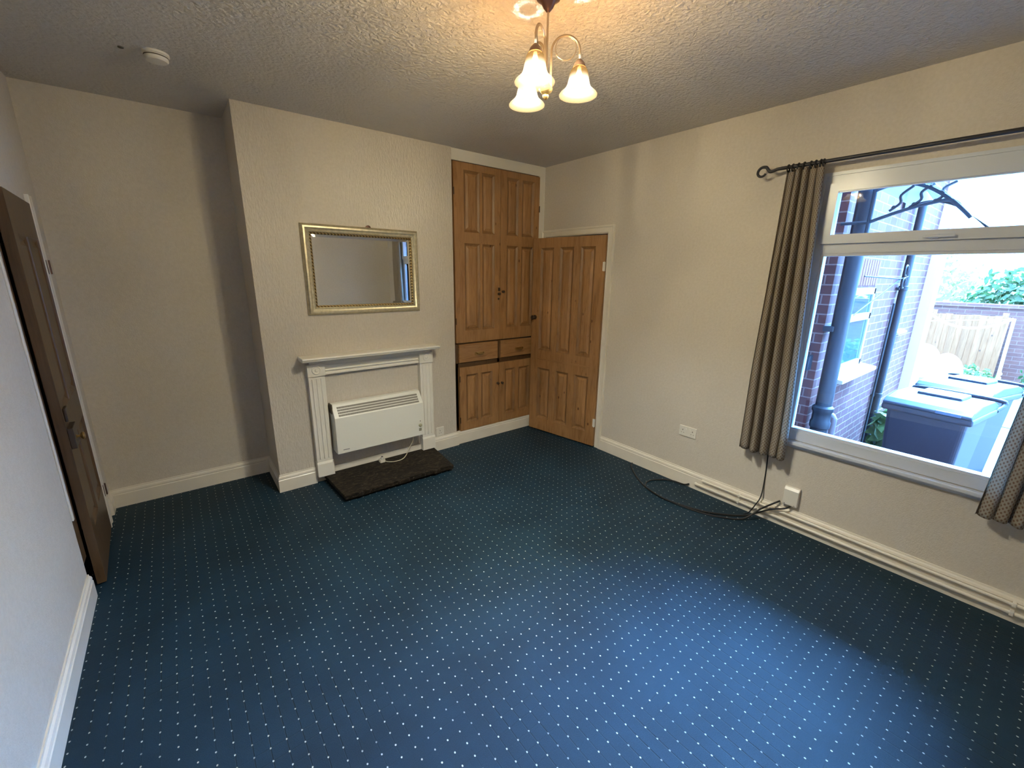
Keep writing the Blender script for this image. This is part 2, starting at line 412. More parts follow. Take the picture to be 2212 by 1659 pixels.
# ------------------------------------------------------------------ panelled door builder
def panelled(bm, w, h, t, rects, slope=.016, rec=.011, raised=True):
    """front face at y=0 looking to -y; local x 0..w, z 0..h; recessed rectangular panels"""
    xs = sorted({0, w, *[r[0] for r in rects], *[r[1] for r in rects]})
    zs = sorted({0, h, *[r[2] for r in rects], *[r[3] for r in rects]})
    cache = {}
    def V(x, y, z):
        k = (round(x, 5), round(y, 5), round(z, 5))
        if k not in cache: cache[k] = bm.verts.new((x, y, z))
        return cache[k]
    def inside(cx, cz): return any(r[0] < cx < r[1] and r[2] < cz < r[3] for r in rects)
    for yy, sgn in ((0, 1), (t, -1)):
        for i in range(len(xs) - 1):
            for j in range(len(zs) - 1):
                x0, x1, z0, z1 = xs[i], xs[i + 1], zs[j], zs[j + 1]
                if inside((x0 + x1) / 2, (z0 + z1) / 2): continue
                bm.faces.new((V(x0, yy, z0), V(x1, yy, z0), V(x1, yy, z1), V(x0, yy, z1)))
        for (x0, x1, z0, z1) in rects:
            # border vertices must follow the grid lines
            bx = [x for x in xs if x0 <= x <= x1]; bz = [z for z in zs if z0 <= z <= z1]
            loops = [(0, 0), (.004, rec * .35), (slope, rec), (slope + .006, rec)]
            if raised and min(x1 - x0, z1 - z0) > .12: loops += [(slope + .028, rec * .45)]
            prev = None
            for (ins, dep) in loops:
                y = yy + dep * sgn
                if ins == 0:
                    ring = [V(x, y, z0) for x in bx] + [V(x1, y, z) for z in bz[1:]] + [V(x, y, z1) for x in bx[::-1][1:]] + [V(x0, y, z) for z in bz[::-1][1:-1]]
                    corners = [V(x0, y, z0), V(x1, y, z0), V(x1, y, z1), V(x0, y, z1)]
                    prev = ('b', ring, corners); continue
                c = [V(x0 + ins, y, z0 + ins), V(x1 - ins, y, z0 + ins), V(x1 - ins, y, z1 - ins), V(x0 + ins, y, z1 - ins)]
                if prev[0] == 'b':
                    ring, cor = prev[1], prev[2]
                    idx = [ring.index(q) for q in cor] + [len(ring)]
                    for s in range(4):
                        seg = [ring[q % len(ring)] for q in range(idx[s], idx[s + 1] + 1)]
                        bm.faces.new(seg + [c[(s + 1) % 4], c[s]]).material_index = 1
                else:
                    pc = prev[2]
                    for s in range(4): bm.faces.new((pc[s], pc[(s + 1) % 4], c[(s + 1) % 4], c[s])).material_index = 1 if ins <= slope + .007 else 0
                prev = ('c', None, c)
            bm.faces.new(prev[2])
    for i in range(len(xs) - 1):
        for z in (0, h): bm.faces.new((V(xs[i], 0, z), V(xs[i + 1], 0, z), V(xs[i + 1], t, z), V(xs[i], t, z)))
    for j in range(len(zs) - 1):
        for x in (0, w): bm.faces.new((V(x, 0, zs[j]), V(x, 0, zs[j + 1]), V(x, t, zs[j + 1]), V(x, t, zs[j])))

def knob(bm, c, d, r=.016, l=.035, plate=.022):
    """turned knob at c pointing along d"""
    d = Vector(d).normalized(); q = d.to_track_quat('Z', 'Y').to_matrix().to_4x4(); m = Matrix.Translation(Vector(c)) @ q
    lathe(bm, [(plate, 0), (plate, .003), (.007, .006), (.006, l * .45), (r * .8, l * .6), (r, l * .78), (r * .75, l * .95), (r * .25, l)], 20, m)

# ------------------------------------------------------------------ built-in pine cupboard
cup = thing('built_in_cupboard', 'tall pine cupboard with two middle drawers, built in right of the chimney breast', 'cupboard', (XB2, 0, 0))
ox = XB2
b = bm_new()
# carcass behind the face frame plus face frame members
def cbox(x0, x1, y0, y1, z0, z1): box(b, x0 - ox, x1 - ox, y0, y1, z0, z1)
CX0, CX1, CT, CB = XB2 + .002, -.077, 2.652, .13
cbox(CX0, CX0 + .016, .004, .40, CB, CT); cbox(CX1 - .004, CX1 + .012, .004, .40, CB, CT); cbox(CX0, CX1, .38, .40, CB, CT)
cbox(CX0, CX1, .004, .40, CT - .012, CT); cbox(CX0, CX1, .004, .40, .0, CB + .004)
cbox(CX0, CX1, .004, .36, 1.026, 1.040); cbox(CX0, CX1, .004, .36, .795, .838)
cbox(-.594, -.560, .004, .36, .795, 1.04); cbox(-1.093, -1.062, .004, .03, .795, 1.04); cbox(-.102, CX1, .004, .03, .795, 1.04)
obj('carcass', b, M_pinered, cup, bevel=.002)
def cdoor(x0, x1, z0, z1, cols, rows, knobx, knobz, hinge_side, hz, kmat, kr=.013, key=False):
    b = bm_new(); panelled(b, x1 - x0, z1 - z0, .034, [(c0 - x0, c1 - x0, r0 - z0, r1 - z0) for (c0, c1) in cols for (r0, r1) in rows], slope=.019, rec=.015)
    d = obj('door', b, [M_pine, M_pineshade], cup, loc=(x0 - ox, -.016, z0))
    kb = bm_new(); knob(kb, (knobx - x0, 0, knobz - z0), (0, -1, 0), kr, .03, .012)
    k = obj('knob', kb, kmat, d, smooth=True)
    if key:
        kb = bm_new(); lathe(kb, [(.011, 0), (.011, .002), (.009, .003)], 16, Matrix.Translation((knobx - x0, 0, knobz - z0 - .05)) @ Matrix.Rotation(PI / 2, 4, 'X'))
        obj('keyhole_plate', kb, M_darkmetal, d, smooth=True)
        kb = bm_new(); box(kb, knobx - x0 - .007, knobx - x0 + .012, -.012, -.002, knobz - z0 + .03, knobz - z0 + .06)
        obj('latch', kb, M_darkmetal, d)
    for z in hz:
        hb = bm_new(); hx = (0 if hinge_side < 0 else x1 - x0)
        tube(hb, [(hx, -.003, z - z0 - .03), (hx, -.003, z - z0 + .03)], .005, 8)
        obj('hinge', hb, M_darkmetal, d, smooth=True)
    return d
TR = [(2.062, 2.585), (1.157, 1.965)]
cdoor(-1.091, -.575, 1.040, 2.642, [(-.985, -.812), (-.785, -.640)], TR, -.592, 1.50, -1, (1.25, 2.4), M_darkmetal, .013, True)
cdoor(-.571, -.079, 1.040, 2.642, [(-.492, -.350), (-.305, -.150)], TR, -.540, 1.52, 1, (1.25, 2.34), M_darkmetal)
cdoor(-1.060, -.582, .134, .794, [(-.985, -.845), (-.805, -.665)], [(.215, .715)], -.600, .575, -1, (.25, .68), M_darkmetal)
cdoor(-.577, -.098, .134, .794, [(-.50, -.365), (-.315, -.165)], [(.215, .715)], -.545, .572, 1, (.25, .68), M_darkmetal)
for (x0, x1, hx) in ((-1.060, -.596, -.822), (-.558, -.104, -.312)):
    b = bm_new(); box(b, 0, x1 - x0, 0, .26, 0, .182)
    d = obj('drawer', b, M_pineh, cup, bevel=.004, loc=(x0 - ox, -.014, .842))
    hb = bm_new(); cx = hx - x0
    box(hb, cx - .055, cx + .055, -.004, .0, .062, .092)
    tube(hb, [(cx - .042, -.002, .085), (cx - .04, -.02, .08), (cx - .02, -.026, .072), (cx, -.028, .070), (cx + .02, -.026, .072), (cx + .04, -.02, .08), (cx + .042, -.002, .085)], .0045, 8)
    obj('drawer_pull', hb, M_brass, d, smooth=True)
b = bm_new(); box(b, XB2, 0, -.008, .0, 2.652, H); box(b, -.077, 0, -.008, .42, 0, 2.652)
box(b, XB2, 0, .0, .42, 2.652, H)
struct(obj('trim_1', b, M_trim2, bevel=.002), 'white painted fascia over and beside the pine cupboard', 'trim')

# ------------------------------------------------------------------ small pine door standing ajar in the right wall
ang = math.atan2(.148, .835)
dw = .838
b = bm_new()
cols = [(.10, .262), (.338, .500), (.576, .738)]
panelled(b, dw, 2.035, .036, [(c0, c1, z0, z1) for (c0, c1) in cols for (z0, z1) in ((.135, .705), (.90, 1.94))], slope=.021, rec=.0155)
# hinge edge at y=-.885; leaf runs to +y and into the room (-x); panelled front (-y local) must face the room
door2 = obj('door_2', b, [M_pine, M_pineshade])
# local x axis -> from hinge towards free edge, local -y -> room side
ux = Vector((-math.sin(ang), math.cos(ang), 0)); uy = Vector((0, 0, 1)).cross(ux)   # local y
mt = Matrix(((ux.x, uy.x, 0, -.002), (ux.y, uy.y, 0, -.880), (0, 0, 1, .013), (0, 0, 0, 1)))
if uy.x > 0:   # local +y should point to +x side (away from room)
    pass
door2.matrix_world = mt
FLIP = uy.x < 0
fy = .036 if FLIP else 0; fd = 1 if FLIP else -1
struct(door2, 'small stripped pine panelled door standing ajar beside the cupboard', 'door')
kb = bm_new(); knob(kb, (dw - .045, fy, 1.24), (0, fd, 0), .024, .055, .024)
obj('door_knob', kb, M_darkmetal, door2, smooth=True)
b = bm_new(); box(b, .09, .75, fy - .004 if fd < 0 else fy, fy if fd < 0 else fy + .004, .795, .812)
obj('rail_bead', b, M_pineh, door2, bevel=.002)
for z in (.25, 1.76):
    hb = bm_new(); box(hb, -.010, .014, fy + fd * .006, fy - fd * .004, z - .04, z + .04); tube(hb, [(-.004, fy + fd * .008, z - .042), (-.004, fy + fd * .008, z + .042)], .006, 8)
    obj('hinge', hb, M_trim2, door2)
ARC = [(0, 0), (0, .014), (.010, .018), (.018, .014), (.048, .014), (.054, .020), (.066, .022), (.070, .018), (.070, 0)]
b = bm_new(); sweep(b, [(0, DY0, 0), (0, DY0, DZ), (0, DY1, DZ), (0, DY1, 0)], ARC, (-1, 0, 0), 1)
arch = struct(obj('trim_2', b, M_trim), 'cream moulded architrave round the small pine door', 'architrave')
b = bm_new(); box(b, .0, .12, DY0 - .001, DY0 + .004, 0, DZ); box(b, 0, .12, DY1 - .004, DY1 + .001, 0, DZ); box(b, 0, .12, DY0, DY1, DZ - .004, DZ + .001)
struct(obj('trim_3', b, M_trim))

# ------------------------------------------------------------------ left door, just ajar
b = bm_new(); dwl = .772
pr = [(.10, .345, .30, .80), (.43, .675, .30, .80), (.10, .345, .98, 1.84), (.43, .675, .98, 1.84)]
panelled(b, dwl, 2.03, .038, pr, slope=.021, rec=.0155)
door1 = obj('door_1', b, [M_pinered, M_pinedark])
a1 = math.radians(2.6)
ux = Vector((math.sin(a1), -math.cos(a1), 0)); uy = Vector((0, 0, 1)).cross(ux)
door1.matrix_world = Matrix(((ux.x, uy.x, 0, XL - .026), (ux.y, uy.y, 0, .203), (0, 0, 1, .01), (0, 0, 0, 1)))
fl = uy.x > 0; fy1 = .038 if fl else 0; fd1 = 1 if fl else -1
struct(door1, 'dark varnished panelled door just ajar in the left wall', 'door')
kb = bm_new()
kx = dwl - .055
tube(kb, [(kx, fy1, .84), (kx, fy1 + fd1 * .026, .84)], .007, 10)
knob(kb, (kx, fy1 + fd1 * .020, .84), (0, fd1, 0), .021, .036, .012)
obj('door_knob', kb, M_brass, door1, smooth=True)
b = bm_new(); box(b, dwl - .14, dwl - .002, min(fy1, fy1 + fd1 * .022), max(fy1, fy1 + fd1 * .022), .79, .90)
box(b, dwl - .10, dwl - .03, min(fy1, fy1 + fd1 * .012), max(fy1, fy1 + fd1 * .012), .93, 1.0)
obj('rim_lock', b, M_darkmetal, door1, bevel=.003)
for z in (.24, 1.69):
    hb = bm_new(); tube(hb, [(-.004, fy1 + fd1 * .006, z - .04), (-.004, fy1 + fd1 * .006, z + .04)], .008, 10); box(hb, -.02, .03, fy1 - .001, fy1 + fd1 * .003, z - .04, z + .04)
    obj('hinge', hb, M_rose, door1)
AR2 = [(0, 0), (0, .014), (.012, .018), (.03, .014), (.075, .014), (.082, .02), (.095, .02), (.095, 0)]
b = bm_new(); sweep(b, [(XL, .212, 0), (XL, .212, 2.09)], AR2, (1, 0, 0), -1)
struct(obj('trim_4', b, M_trim, bevel=.003), 'cream door architrave in the left corner of the alcove', 'architrave')
b = bm_new(); box(b, XL - .12, XL - .001, -.67, -.580, .20, 2.045)
struct(obj('trim_7', b, M_pinered))
b = bm_new(); box(b, XL - .001, XL + .007, -.668, -.645, .455, 1.98)
struct(obj('trim_5', b, M_trim, bevel=.002), 'broken painted strip on the near jamb of the left door', 'trim')

# ------------------------------------------------------------------ fire surround
fs = thing('fire_surround', 'white painted fire surround on the chimney breast framing the heater', 'fireplace', (-1.916, YBR, 0))
fx = -1.916; Y = YBR
b = bm_new()
prof = [(0, 1.034), (-.135, 1.034), (-.142, 1.040), (-.142, 1.048), (-.150, 1.052), (-.150, 1.060), (-.144, 1.066), (0, 1.066)]
# shelf ends are returned by scaling the profile
prism(b, prof, -.578, .568, 'x')
obj('mantel_shelf', b, M_trim2, fs, bevel=.003)
b = bm_new()
box(b, -.515, .515, -.045, 0, .985, 1.034); box(b, -.40, .405, -.03, 0, .905, .985)
box(b, -.40, .405, -.042, 0, .962, .985); box(b, -.40, .405, -.036, 0, .905, .925); box(b, -.40, .405, -.04, 0, .935, .948)
obj('lintel', b, M_trim2, fs, bevel=.004)
for (x0, x1) in ((-.530, -.408), (.406, .529)):
    b = bm_new(); xm = (x0 + x1) / 2
    box(b, x0, x1, -.052, 0, .19, .905)
    for k in range(3):
        xx = x0 + .028 + k * (x1 - x0 - .056) / 2
        prism(b, [(xx - .008, -.052), (xx - .003, -.060), (xx + .003, -.060), (xx + .008, -.052)], .215, .885, 'z')
    p = obj('pilaster', b, M_trim2, fs, bevel=.002)
    b = bm_new(); box(b, x0 - .004, x1 + .004, -.062, 0, .062, .175); prism(b, [(-.062, .175), (0, .175), (0, .19), (-.054, .19)], x0 - .004, x1 + .004, 'x')
    obj('plinth', b, M_trim2, p, bevel=.002)
    b = bm_new(); box(b, x0 - .004, x1 + .004, -.062, 0, .905, 1.0)
    lathe(b, [(.034, 0), (.034, .004), (.028, .008), (.024, .003), (.012, .003), (.010, .008), (.001, .010)], 28, Matrix.Translation((xm, -.062, .955)) @ Matrix.Rotation(PI / 2, 4, 'X'))
    obj('corner_block', b, M_trim2, p, bevel=.0015)
# hearth stone
b = bm_new()
import random as _r
rr = _r.Random(3)
n = 46; fr = [(-2.372 + (-1.438 + 2.372) * i / n, -.497 - .012 * i / n + rr.uniform(-.009, .007)) for i in range(n + 1)]
poly = [(-2.395, -.023), *fr, (-1.388, -.023)]
prism(b, poly, .024, .058, 'z')
prism(b, [(-2.372, -.023), (-2.352, -.470), (-1.462, -.480), (-1.42, -.023)], .0, .025, 'z')
hs = tag(obj('hearth_stone', b, M_stone, bevel=.004), 'dark brown stone hearth slab on the carpet under the heater', 'hearth')
# ------------------------------------------------------------------ convector heater
ht = thing('convector_heater', 'white wall-hung convector heater inside the fire surround', 'heater', (-1.925, YBR, .26))
hx, hy, hz = -1.925, YBR, .26
b = bm_new(); x0, x1 = -.382, .385
prof = [(-.02, .0), (-.150, .0), (-.150, .305), (-.085, .395), (-.072, .405), (-.02, .405)]
prism(b, prof, x0, x1, 'x'); box(b, x0 + .08, x0 + .14, -.02, 0, .05, .35); box(b, x1 - .14, x1 - .08, -.02, 0, .05, .35)
obj('casing', b, M_heater, ht, bevel=.004)
b = bm_new()
sl = Vector((0, .065, .09)); L = sl.length; nrm = Vector((0, -.09, .065)).normalized()
for row in range(4):
    t0 = .10 + row * .205; t1 = t0 + .145
    for k in range(86):
        xx = x0 + .035 + (x1 - x0 - .07) * (k + .5) / 86
        P0 = Vector((xx, -.150, .305)) + sl * t0; P1 = Vector((xx, -.150, .305)) + sl * t1
        w = .0029
        vs = [b.verts.new(P + nrm * .0012 + Vector((s * w, 0, 0))) for P, s in ((P0, -1), (P0, 1), (P1, 1), (P1, -1))]
        vs2 = [b.verts.new(v.co - nrm * .003) for v in vs]
        b.faces.new(vs); b.faces.new(vs2[::-1])
        for i in range(4): b.faces.new((vs[i], vs2[i], vs2[(i + 1) % 4], vs[(i + 1) % 4]))
obj('grille', b, M_darkslot, ht)
b = bm_new(); box(b, x0 - .006, x0 + .004, -.10, -.022, .33, .41)
obj('end_cap', b, M_darkslot, ht, bevel=.004)
b = bm_new(); lathe(b, [(.0165, 0), (.0165, .004), (.013, .010), (.011, .011)], 24, Matrix.Translation((x1 - .036, -.150, .098)) @ Matrix.Rotation(PI / 2, 4, 'X'))
obj('thermostat_dial', b, simple('grey_green_dial', (.36, .35, .24), .5), ht, smooth=True)
b = bm_new(); box(b, x1 - .050, x1 - .026, -.154, -.149, .045, .072)
obj('switch', b, simple('olive_grey_switch', (.30, .28, .2), .5), ht, bevel=.001)
b = bm_new(); lathe(b, [(.004, 0), (.004, .003)], 12, Matrix.Translation((x1 - .036, -.150, .138)) @ Matrix.Rotation(PI / 2, 4, 'X'))
obj('indicator_lamp', b, M_darkslot, ht)
b = bm_new(); box(b, x0 + .045, x0 + .095, -.1515, -.149, .028, .034)
obj('badge', b, simple('grey_badge', (.22, .22, .22), .5), ht)
def smooth_path(pts, n=8):
    pts = [Vector(p) for p in pts]; out = []
    P = [pts[0] * 2 - pts[1]] + pts + [pts[-1] * 2 - pts[-2]]
    for i in range(1, len(P) - 2):
        for k in range(n):
            t = k / n; a, b_, c, d = P[i - 1], P[i], P[i + 1], P[i + 2]
            out.append(.5 * ((2 * b_) + (c - a) * t + (2 * a - 5 * b_ + 4 * c - d) * t * t + (3 * b_ - a - 3 * c + d) * t ** 3))
    out.append(pts[-1]); return out
b = bm_new()
tube(b, smooth_path([(.30, -.10, .002), (.29, -.10, -.06), (.255, -.085, -.13), (.22, -.10, -.178), (.17, -.125, -.196), (.10, -.13, -.1975), (.045, -.10, -.1965), (.02, -.075, -.187)]), .0036, 8)
cb = obj('flex', b, simple('cream_flex', (.6, .55, .42), .5), ht, smooth=True)
b = bm_new(); box(b, -.018, .028, -.09, -.045, -.2005, -.170); box(b, -.006, .016, -.088, -.06, -.170, -.150)
obj('plug', b, M_plastic, cb, bevel=.005)
b = bm_new(); box(b, -.004, .0, -.08, -.074, -.17, -.148); box(b, .010, .014, -.08, -.074, -.17, -.148); box(b, .0, .008, -.082, -.07, -.165, -.143)
obj('plug_pin', b, M_darkmetal, cb)

# ------------------------------------------------------------------ mirror
mr = thing('wall_mirror', 'rectangular mirror in a champagne gilt frame hanging over the fire surround', 'mirror', (-1.926, YBR, 1.37))
b = bm_new(); X0, X1, Z0, Z1 = -.46, .46, .0, .665
FP = [(0, 0), (0, .010), (.006, .022), (.016, .030), (.028, .030), (.040, .022), (.048, .020), (.054, .024), (.058, .022), (.060, .014), (.060, 0)]
path = [(X0, 0, Z0), (X1, 0, Z0), (X1, 0, Z1), (X0, 0, Z1)]
sweep(b, path, FP, (0, -1, 0), -1, closed=True)
# make sure the profile goes inwards
obj('frame', b, M_gilt, mr, smooth=True, angle=.5)
b = bm_new(); I = .060
sweep(b, [(X0 + I, 0, Z0 + I), (X1 - I, 0, Z0 + I), (X1 - I, 0, Z1 - I), (X0 + I, 0, Z1 - I)], [(0, .004), (0, .016), (.005, .019), (.011, .016), (.014, .008), (.014, .004)], (0, -1, 0), -1, closed=True)
obj('rope_beading', b, M_rope, mr, smooth=True, angle=.5)
b = bm_new(); J = .070; K = .092
o4 = [(X0 + J, -.006, Z0 + J), (X1 - J, -.006, Z0 + J), (X1 - J, -.006, Z1 - J), (X0 + J, -.006, Z1 - J)]
i4 = [(X0 + K, -.0078, Z0 + K), (X1 - K, -.0078, Z0 + K), (X1 - K, -.0078, Z1 - K), (X0 + K, -.0078, Z1 - K)]
ov = [b.verts.new(p) for p in o4]; iv = [b.verts.new(p) for p in i4]; b.faces.new(iv)
bv = [b.verts.new((p[0], -.002, p[2])) for p in o4]
for s in range(4):
    b.faces.new((ov[s], ov[(s + 1) % 4], iv[(s + 1) % 4], iv[s])); b.faces.new((bv[s], bv[(s + 1) % 4], ov[(s + 1) % 4], ov[s]))
b.faces.new(bv[::-1])
obj('mirror_glass', b, M_mirror, mr)
b = bm_new(); lathe(b, [(.022, 0), (.022, .006), (.012, .009)], 20, Matrix.Translation((.045, -.001, Z1 - .004)) @ Matrix.Rotation(PI / 2, 4, 'X'))
obj('hanging_tab', b, M_rose, mr, smooth=True)
# hooks on the wall behind, seen in the mirror
for i, (x, z, l) in enumerate(((-2.0, 2.03, 'small dark picture hook on the front wall, seen left of centre in the mirror'), (-2.9, 2.06, 'faint screw left in the front wall, seen at the left edge of the mirror'))):
    b = bm_new(); lathe(b, [(.007, 0), (.007, .004), (.003, .006), (.003, .018), (.001, .019)], 12, Matrix.Rotation(-PI / 2, 4, 'X')); 
    if i == 0: box(b, -.009, .009, .0, .004, -.03, .012)
    o = obj('picture_hook' if i == 0 else 'wall_screw', b, M_darkmetal, loc=(x, YF, z)); tag(o, l, 'hook')

# ------------------------------------------------------------------ sockets
def socket(name, label, cat, origin, w, h, gangs, face):
    t = thing(name, label, cat, origin)
    # built in a local frame: plate in the (u, z) plane
    def bx(bm, u0, u1, d0, d1, z0, z1):
        if face == 'y': box(bm, u0, u1, -d1, -d0, z0, z1)
        else: box(bm, -d1, -d0, -u1, -u0, z0, z1)
    b = bm_new(); bx(b, -w / 2, w / 2, 0, .009, -h / 2, h / 2); p = obj('face_plate', b, M_plastic, t, bevel=.003)
    for g in range(gangs):
        cu = (g - (gangs - 1) / 2) * .085
        b = bm_new()
        s = 1 if g == 0 else -1
        bx(b, cu - .003, cu + .003, .0088, .0094, .004, .014)
        bx(b, cu - .0135, cu - .007, .0088, .0094, -.016, -.012); bx(b, cu + .007, cu + .0135, .0088, .0094, -.016, -.012)
        obj('pin_hole', b, M_darkslot, p)
        b = bm_new(); su = cu + (.026 * s if gangs == 2 else .0)
        bx(b, su - .006, su + .006, .009, .0125, .012, .030); obj('rocker_switch', b, M_plastic, p, bevel=.0015)
    return t
socket('double_socket', 'white double power socket on the wall between the small door and the curtain', 'socket', (0, -1.852, .462), .146, .086, 2, 'x')
socket('single_socket', 'white single power socket on the chimney breast right of the fire surround', 'socket', (-1.302, YBR, .19), .086, .09, 1, 'y')
# telecom box
tb = thing('phone_junction_box', 'white square junction box low on the wall under the window', 'junction box', (0, -2.655, .24))
b = bm_new()
prism(b, [(0, -.068), (-.030, -.068), (-.034, -.060), (-.034, .048), (-.022, .066), (0, .068)], -.046, .046, 'y')
obj('housing', b, M_plastic, tb, bevel=.004, seg=3)
for y in (-.03, .03):
    b = bm_new(); box(b, -.0355, -.034, y - .003, y + .003, -.056, -.053)
    obj('mark', b, M_darkslot, tb)

# ------------------------------------------------------------------ black cables
def cable(label, pts, r, name='black_cable', cat='cable', group=None):
    b = bm_new(); tube(b, smooth_path(pts, 7), r, 8); return tag(obj(name, b, M_black, smooth=True), label, cat, group)
cable('black cable hanging below the left curtain down to the skirting pipes', [(-.012, -2.462, .62), (-.006, -2.466, .45), (-.004, -2.470, .31), (-.03, -2.475, .17), (-.065, -2.46, .10), (-.075, -2.43, .03), (-.085, -2.40, .006)], .0042)
cable('long black cable looping over the carpet and up towards the white junction box', [(-.026, -1.365, .004), (-.10, -1.41, .005), (-.228, -1.561, .005), (-.331, -1.74, .005), (-.367, -1.943, .005), (-.33, -2.19, .005), (-.255, -2.34, .005), (-.165, -2.435, .012), (-.085, -2.50, .09), (-.055, -2.56, .15), (-.012, -2.592, .175)], .0062)
cable('second black cable curling back to the skirting board and up to the box underside', [(-.024, -1.93, .03), (-.035, -1.89, .012), (-.045, -1.80, .009), (-.09, -1.73, .006), (-.20, -1.672, .005), (-.30, -1.70, .006), (-.352, -1.79, .013), (-.375, -1.95, .013), (-.32, -2.17, .013), (-.235, -2.31, .013), (-.12, -2.42, .014), (-.080, -2.48, .05), (-.062, -2.56, .11), (-.045, -2.64, .15), (-.022, -2.668, .176)], .0060)

# ------------------------------------------------------------------ pipes along the skirting
for (z, r, xo, y0, label) in ((.058, .0105, -.034, -1.985, 'lower cream painted heating pipe running along the skirting below the window'),
                              (.106, .009, -.032, -2.040, 'upper cream painted heating pipe running along the skirting below the window')):
    t = thing('heating_pipe', label, 'pipe', (0, y0, z))
    b = bm_new(); tube(b, [(-.012, .0, 0), (xo + .006, .0, 0), (xo + .001, -.005, 0), (xo, -.014, 0), (xo, YF - y0 + .01, 0)], r, 12)
    obj('pipe_run', b, M_trim, t, smooth=True)
    for yy in (-2.33, -3.70):
        b = bm_new(); box(b, xo - r * 1.25, -.016, yy - y0 - .008, yy - y0 + .008, -r * 1.3, r * 1.3); obj('pipe_clip', b, M_trim2, t, bevel=.003)

# ------------------------------------------------------------------ window
w1 = bpy.data.objects.new('window_1', None); C.objects.link(w1); w1.location = (0, WY1, WZ0); struct(w1, 'white framed window with a top-hung fanlight above one large pane', 'window')
def wl(bm, x0, x1, y0, y1, z0, z1): box(bm, x0, x1, y0 - WY1, y1 - WY1, z0 - WZ0, z1 - WZ0)
ya, yb = WY0, WY1
b = bm_new()
fw = .048
for (za, zc) in ((WZ0 + .062, 1.845), (1.905, WZ1 - .05)):
    wl(b, -.006, .07, yb - fw, yb, za, zc); wl(b, -.006, .07, ya, ya + fw, za, zc)
wl(b, -.006, .07, ya, yb, WZ1 - .05, WZ1); wl(b, -.006, .07, ya, yb, WZ0, WZ0 + .062)
wl(b, -.006, .07, ya, yb, 1.845, 1.905)
obj('window_frame', b, M_upvc, w1)
b = bm_new()
wl(b, -.012, .0, ya - .015, yb + .004, WZ1 - .006, WZ1 + .012); wl(b, -.012, .0, yb - .008, yb + .006, WZ0, WZ1 - .006)
wl(b, -.012, .0, ya - .006, ya + .008, WZ0, WZ1 - .006)
obj('frame_bead', b, M_upvc, w1)
# sash of the fanlight
b = bm_new(); s0, s1, q0, q1 = ya + .040, yb - .038, 1.900, 2.238
sw = .046
wl(b, -.026, .045, s0, s0 + sw, q0 + sw, q1 - sw); wl(b, -.026, .045, s1 - sw, s1, q0 + sw, q1 - sw); wl(b, -.026, .045, s0, s1, q0, q0 + sw); wl(b, -.026, .045, s0, s1, q1 - sw, q1)
for (a0, a1) in ((s0 + sw, s1 - sw),):
    wl(b, -.018, .0, a0, a1, q0 + sw, q0 + sw + .007); wl(b, -.018, .0, a0, a1, q1 - sw - .007, q1 - sw)
sash = obj('fanlight_sash', b, M_upvc, w1)
b = bm_new(); wl(b, .022, .026, s0 + sw - .004, s1 - sw + .004, q0 + sw - .004, q1 - sw + .004); obj('fanlight_pane', b, M_glass, sash)
b = bm_new(); wl(b, -.040, -.026, -3.07, -3.03, q0 + .008, q0 + .030); wl(b, -.048, -.038, -3.13, -3.01, q0 + .012, q0 + .026)
obj('window_handle', b, M_upvc, sash, bevel=.003)
b = bm_new(); gz0, gz1, gy0, gy1 = WZ0 + .062, 1.845, ya + fw, yb - fw
wl(b, .0, .05, gy0, gy0 + .016, gz0 + .018, gz1 - .016); wl(b, .0, .05, gy1 - .016, gy1, gz0 + .018, gz1 - .016); wl(b, .0, .05, gy0, gy1, gz0, gz0 + .018); wl(b, .0, .05, gy0, gy1, gz1 - .016, gz1)
obj('glazing_bead', b, M_upvc, w1)
b = bm_new(); wl(b, .022, .026, gy0, gy1, gz0, gz1); obj('window_pane', b, M_glass, w1)
b = bm_new(); wl(b, -.040, .02, ya - .03, yb + .03, WZ0 - .032, WZ0 - .006); wl(b, -.014, .02, ya - .03, yb + .02, WZ0 - .055, WZ0 - .032)
obj('window_sill', b, M_upvc, w1, bevel=.006)
b = bm_new(); wl(b, .05, .36, oy0, oy1, WZ0 - .06, WZ0 - .022); wl(b, .05, .125, oy0, ya, WZ0, WZ1); wl(b, .05, .125, yb, oy1, WZ0, WZ1)
obj('outer_sill', b, M_upvc, w1)

# ------------------------------------------------------------------ curtain pole and curtains
cp = thing('curtain_pole', 'black wrought iron curtain pole with a crook finial above the window', 'curtain pole', (-.10, -2.31, 2.352))
PL = (-3.93 + 2.31)
b = bm_new(); tube(b, [(0, .02, .0), (0, PL, 0)], .0105, 12); obj('pole', b, M_iron, cp, smooth=True)
def crook(s):
    b = bm_new(); pts = []
    base = 0.02 if s > 0 else PL - .02
    for (q, z) in ((0, 0), (.025, -.001), (.048, -.008), (.064, -.008), (.078, .006), (.089, .020)): pts.append((0, base + s * q, z))
    for k in range(0, 24):
        a = math.radians(100 - k * 11.0); rr_ = .030 * (1 - .38 * max(0, k - 10) / 14)
        pts.append((0, base + s * (.108 + rr_ * math.cos(a)), -.006 + rr_ * math.sin(a)))
    tube(b, smooth_path(pts, 3), lambda t: .0098 - .0035 * t, 10); return b
obj('finial', crook(1), M_iron, cp, smooth=True); obj('finial', crook(-1), M_iron, cp, smooth=True)
for yy in (-.055, PL + .10):
    b = bm_new(); tube(b, [(.0, yy, 0), (.06, yy, -.0), (.097, yy, -.0)], .006, 8); lathe(b, [(.022, 0), (.022, .006), (.012, .010)], 20, Matrix.Translation((.100, yy, 0)) @ Matrix.Rotation(-PI / 2, 4, 'Y'))
    tube(b, [(0, yy - .012, 0), (0, yy + .012, 0)], .0125, 14)
    obj('bracket', b, M_iron, cp, smooth=True)
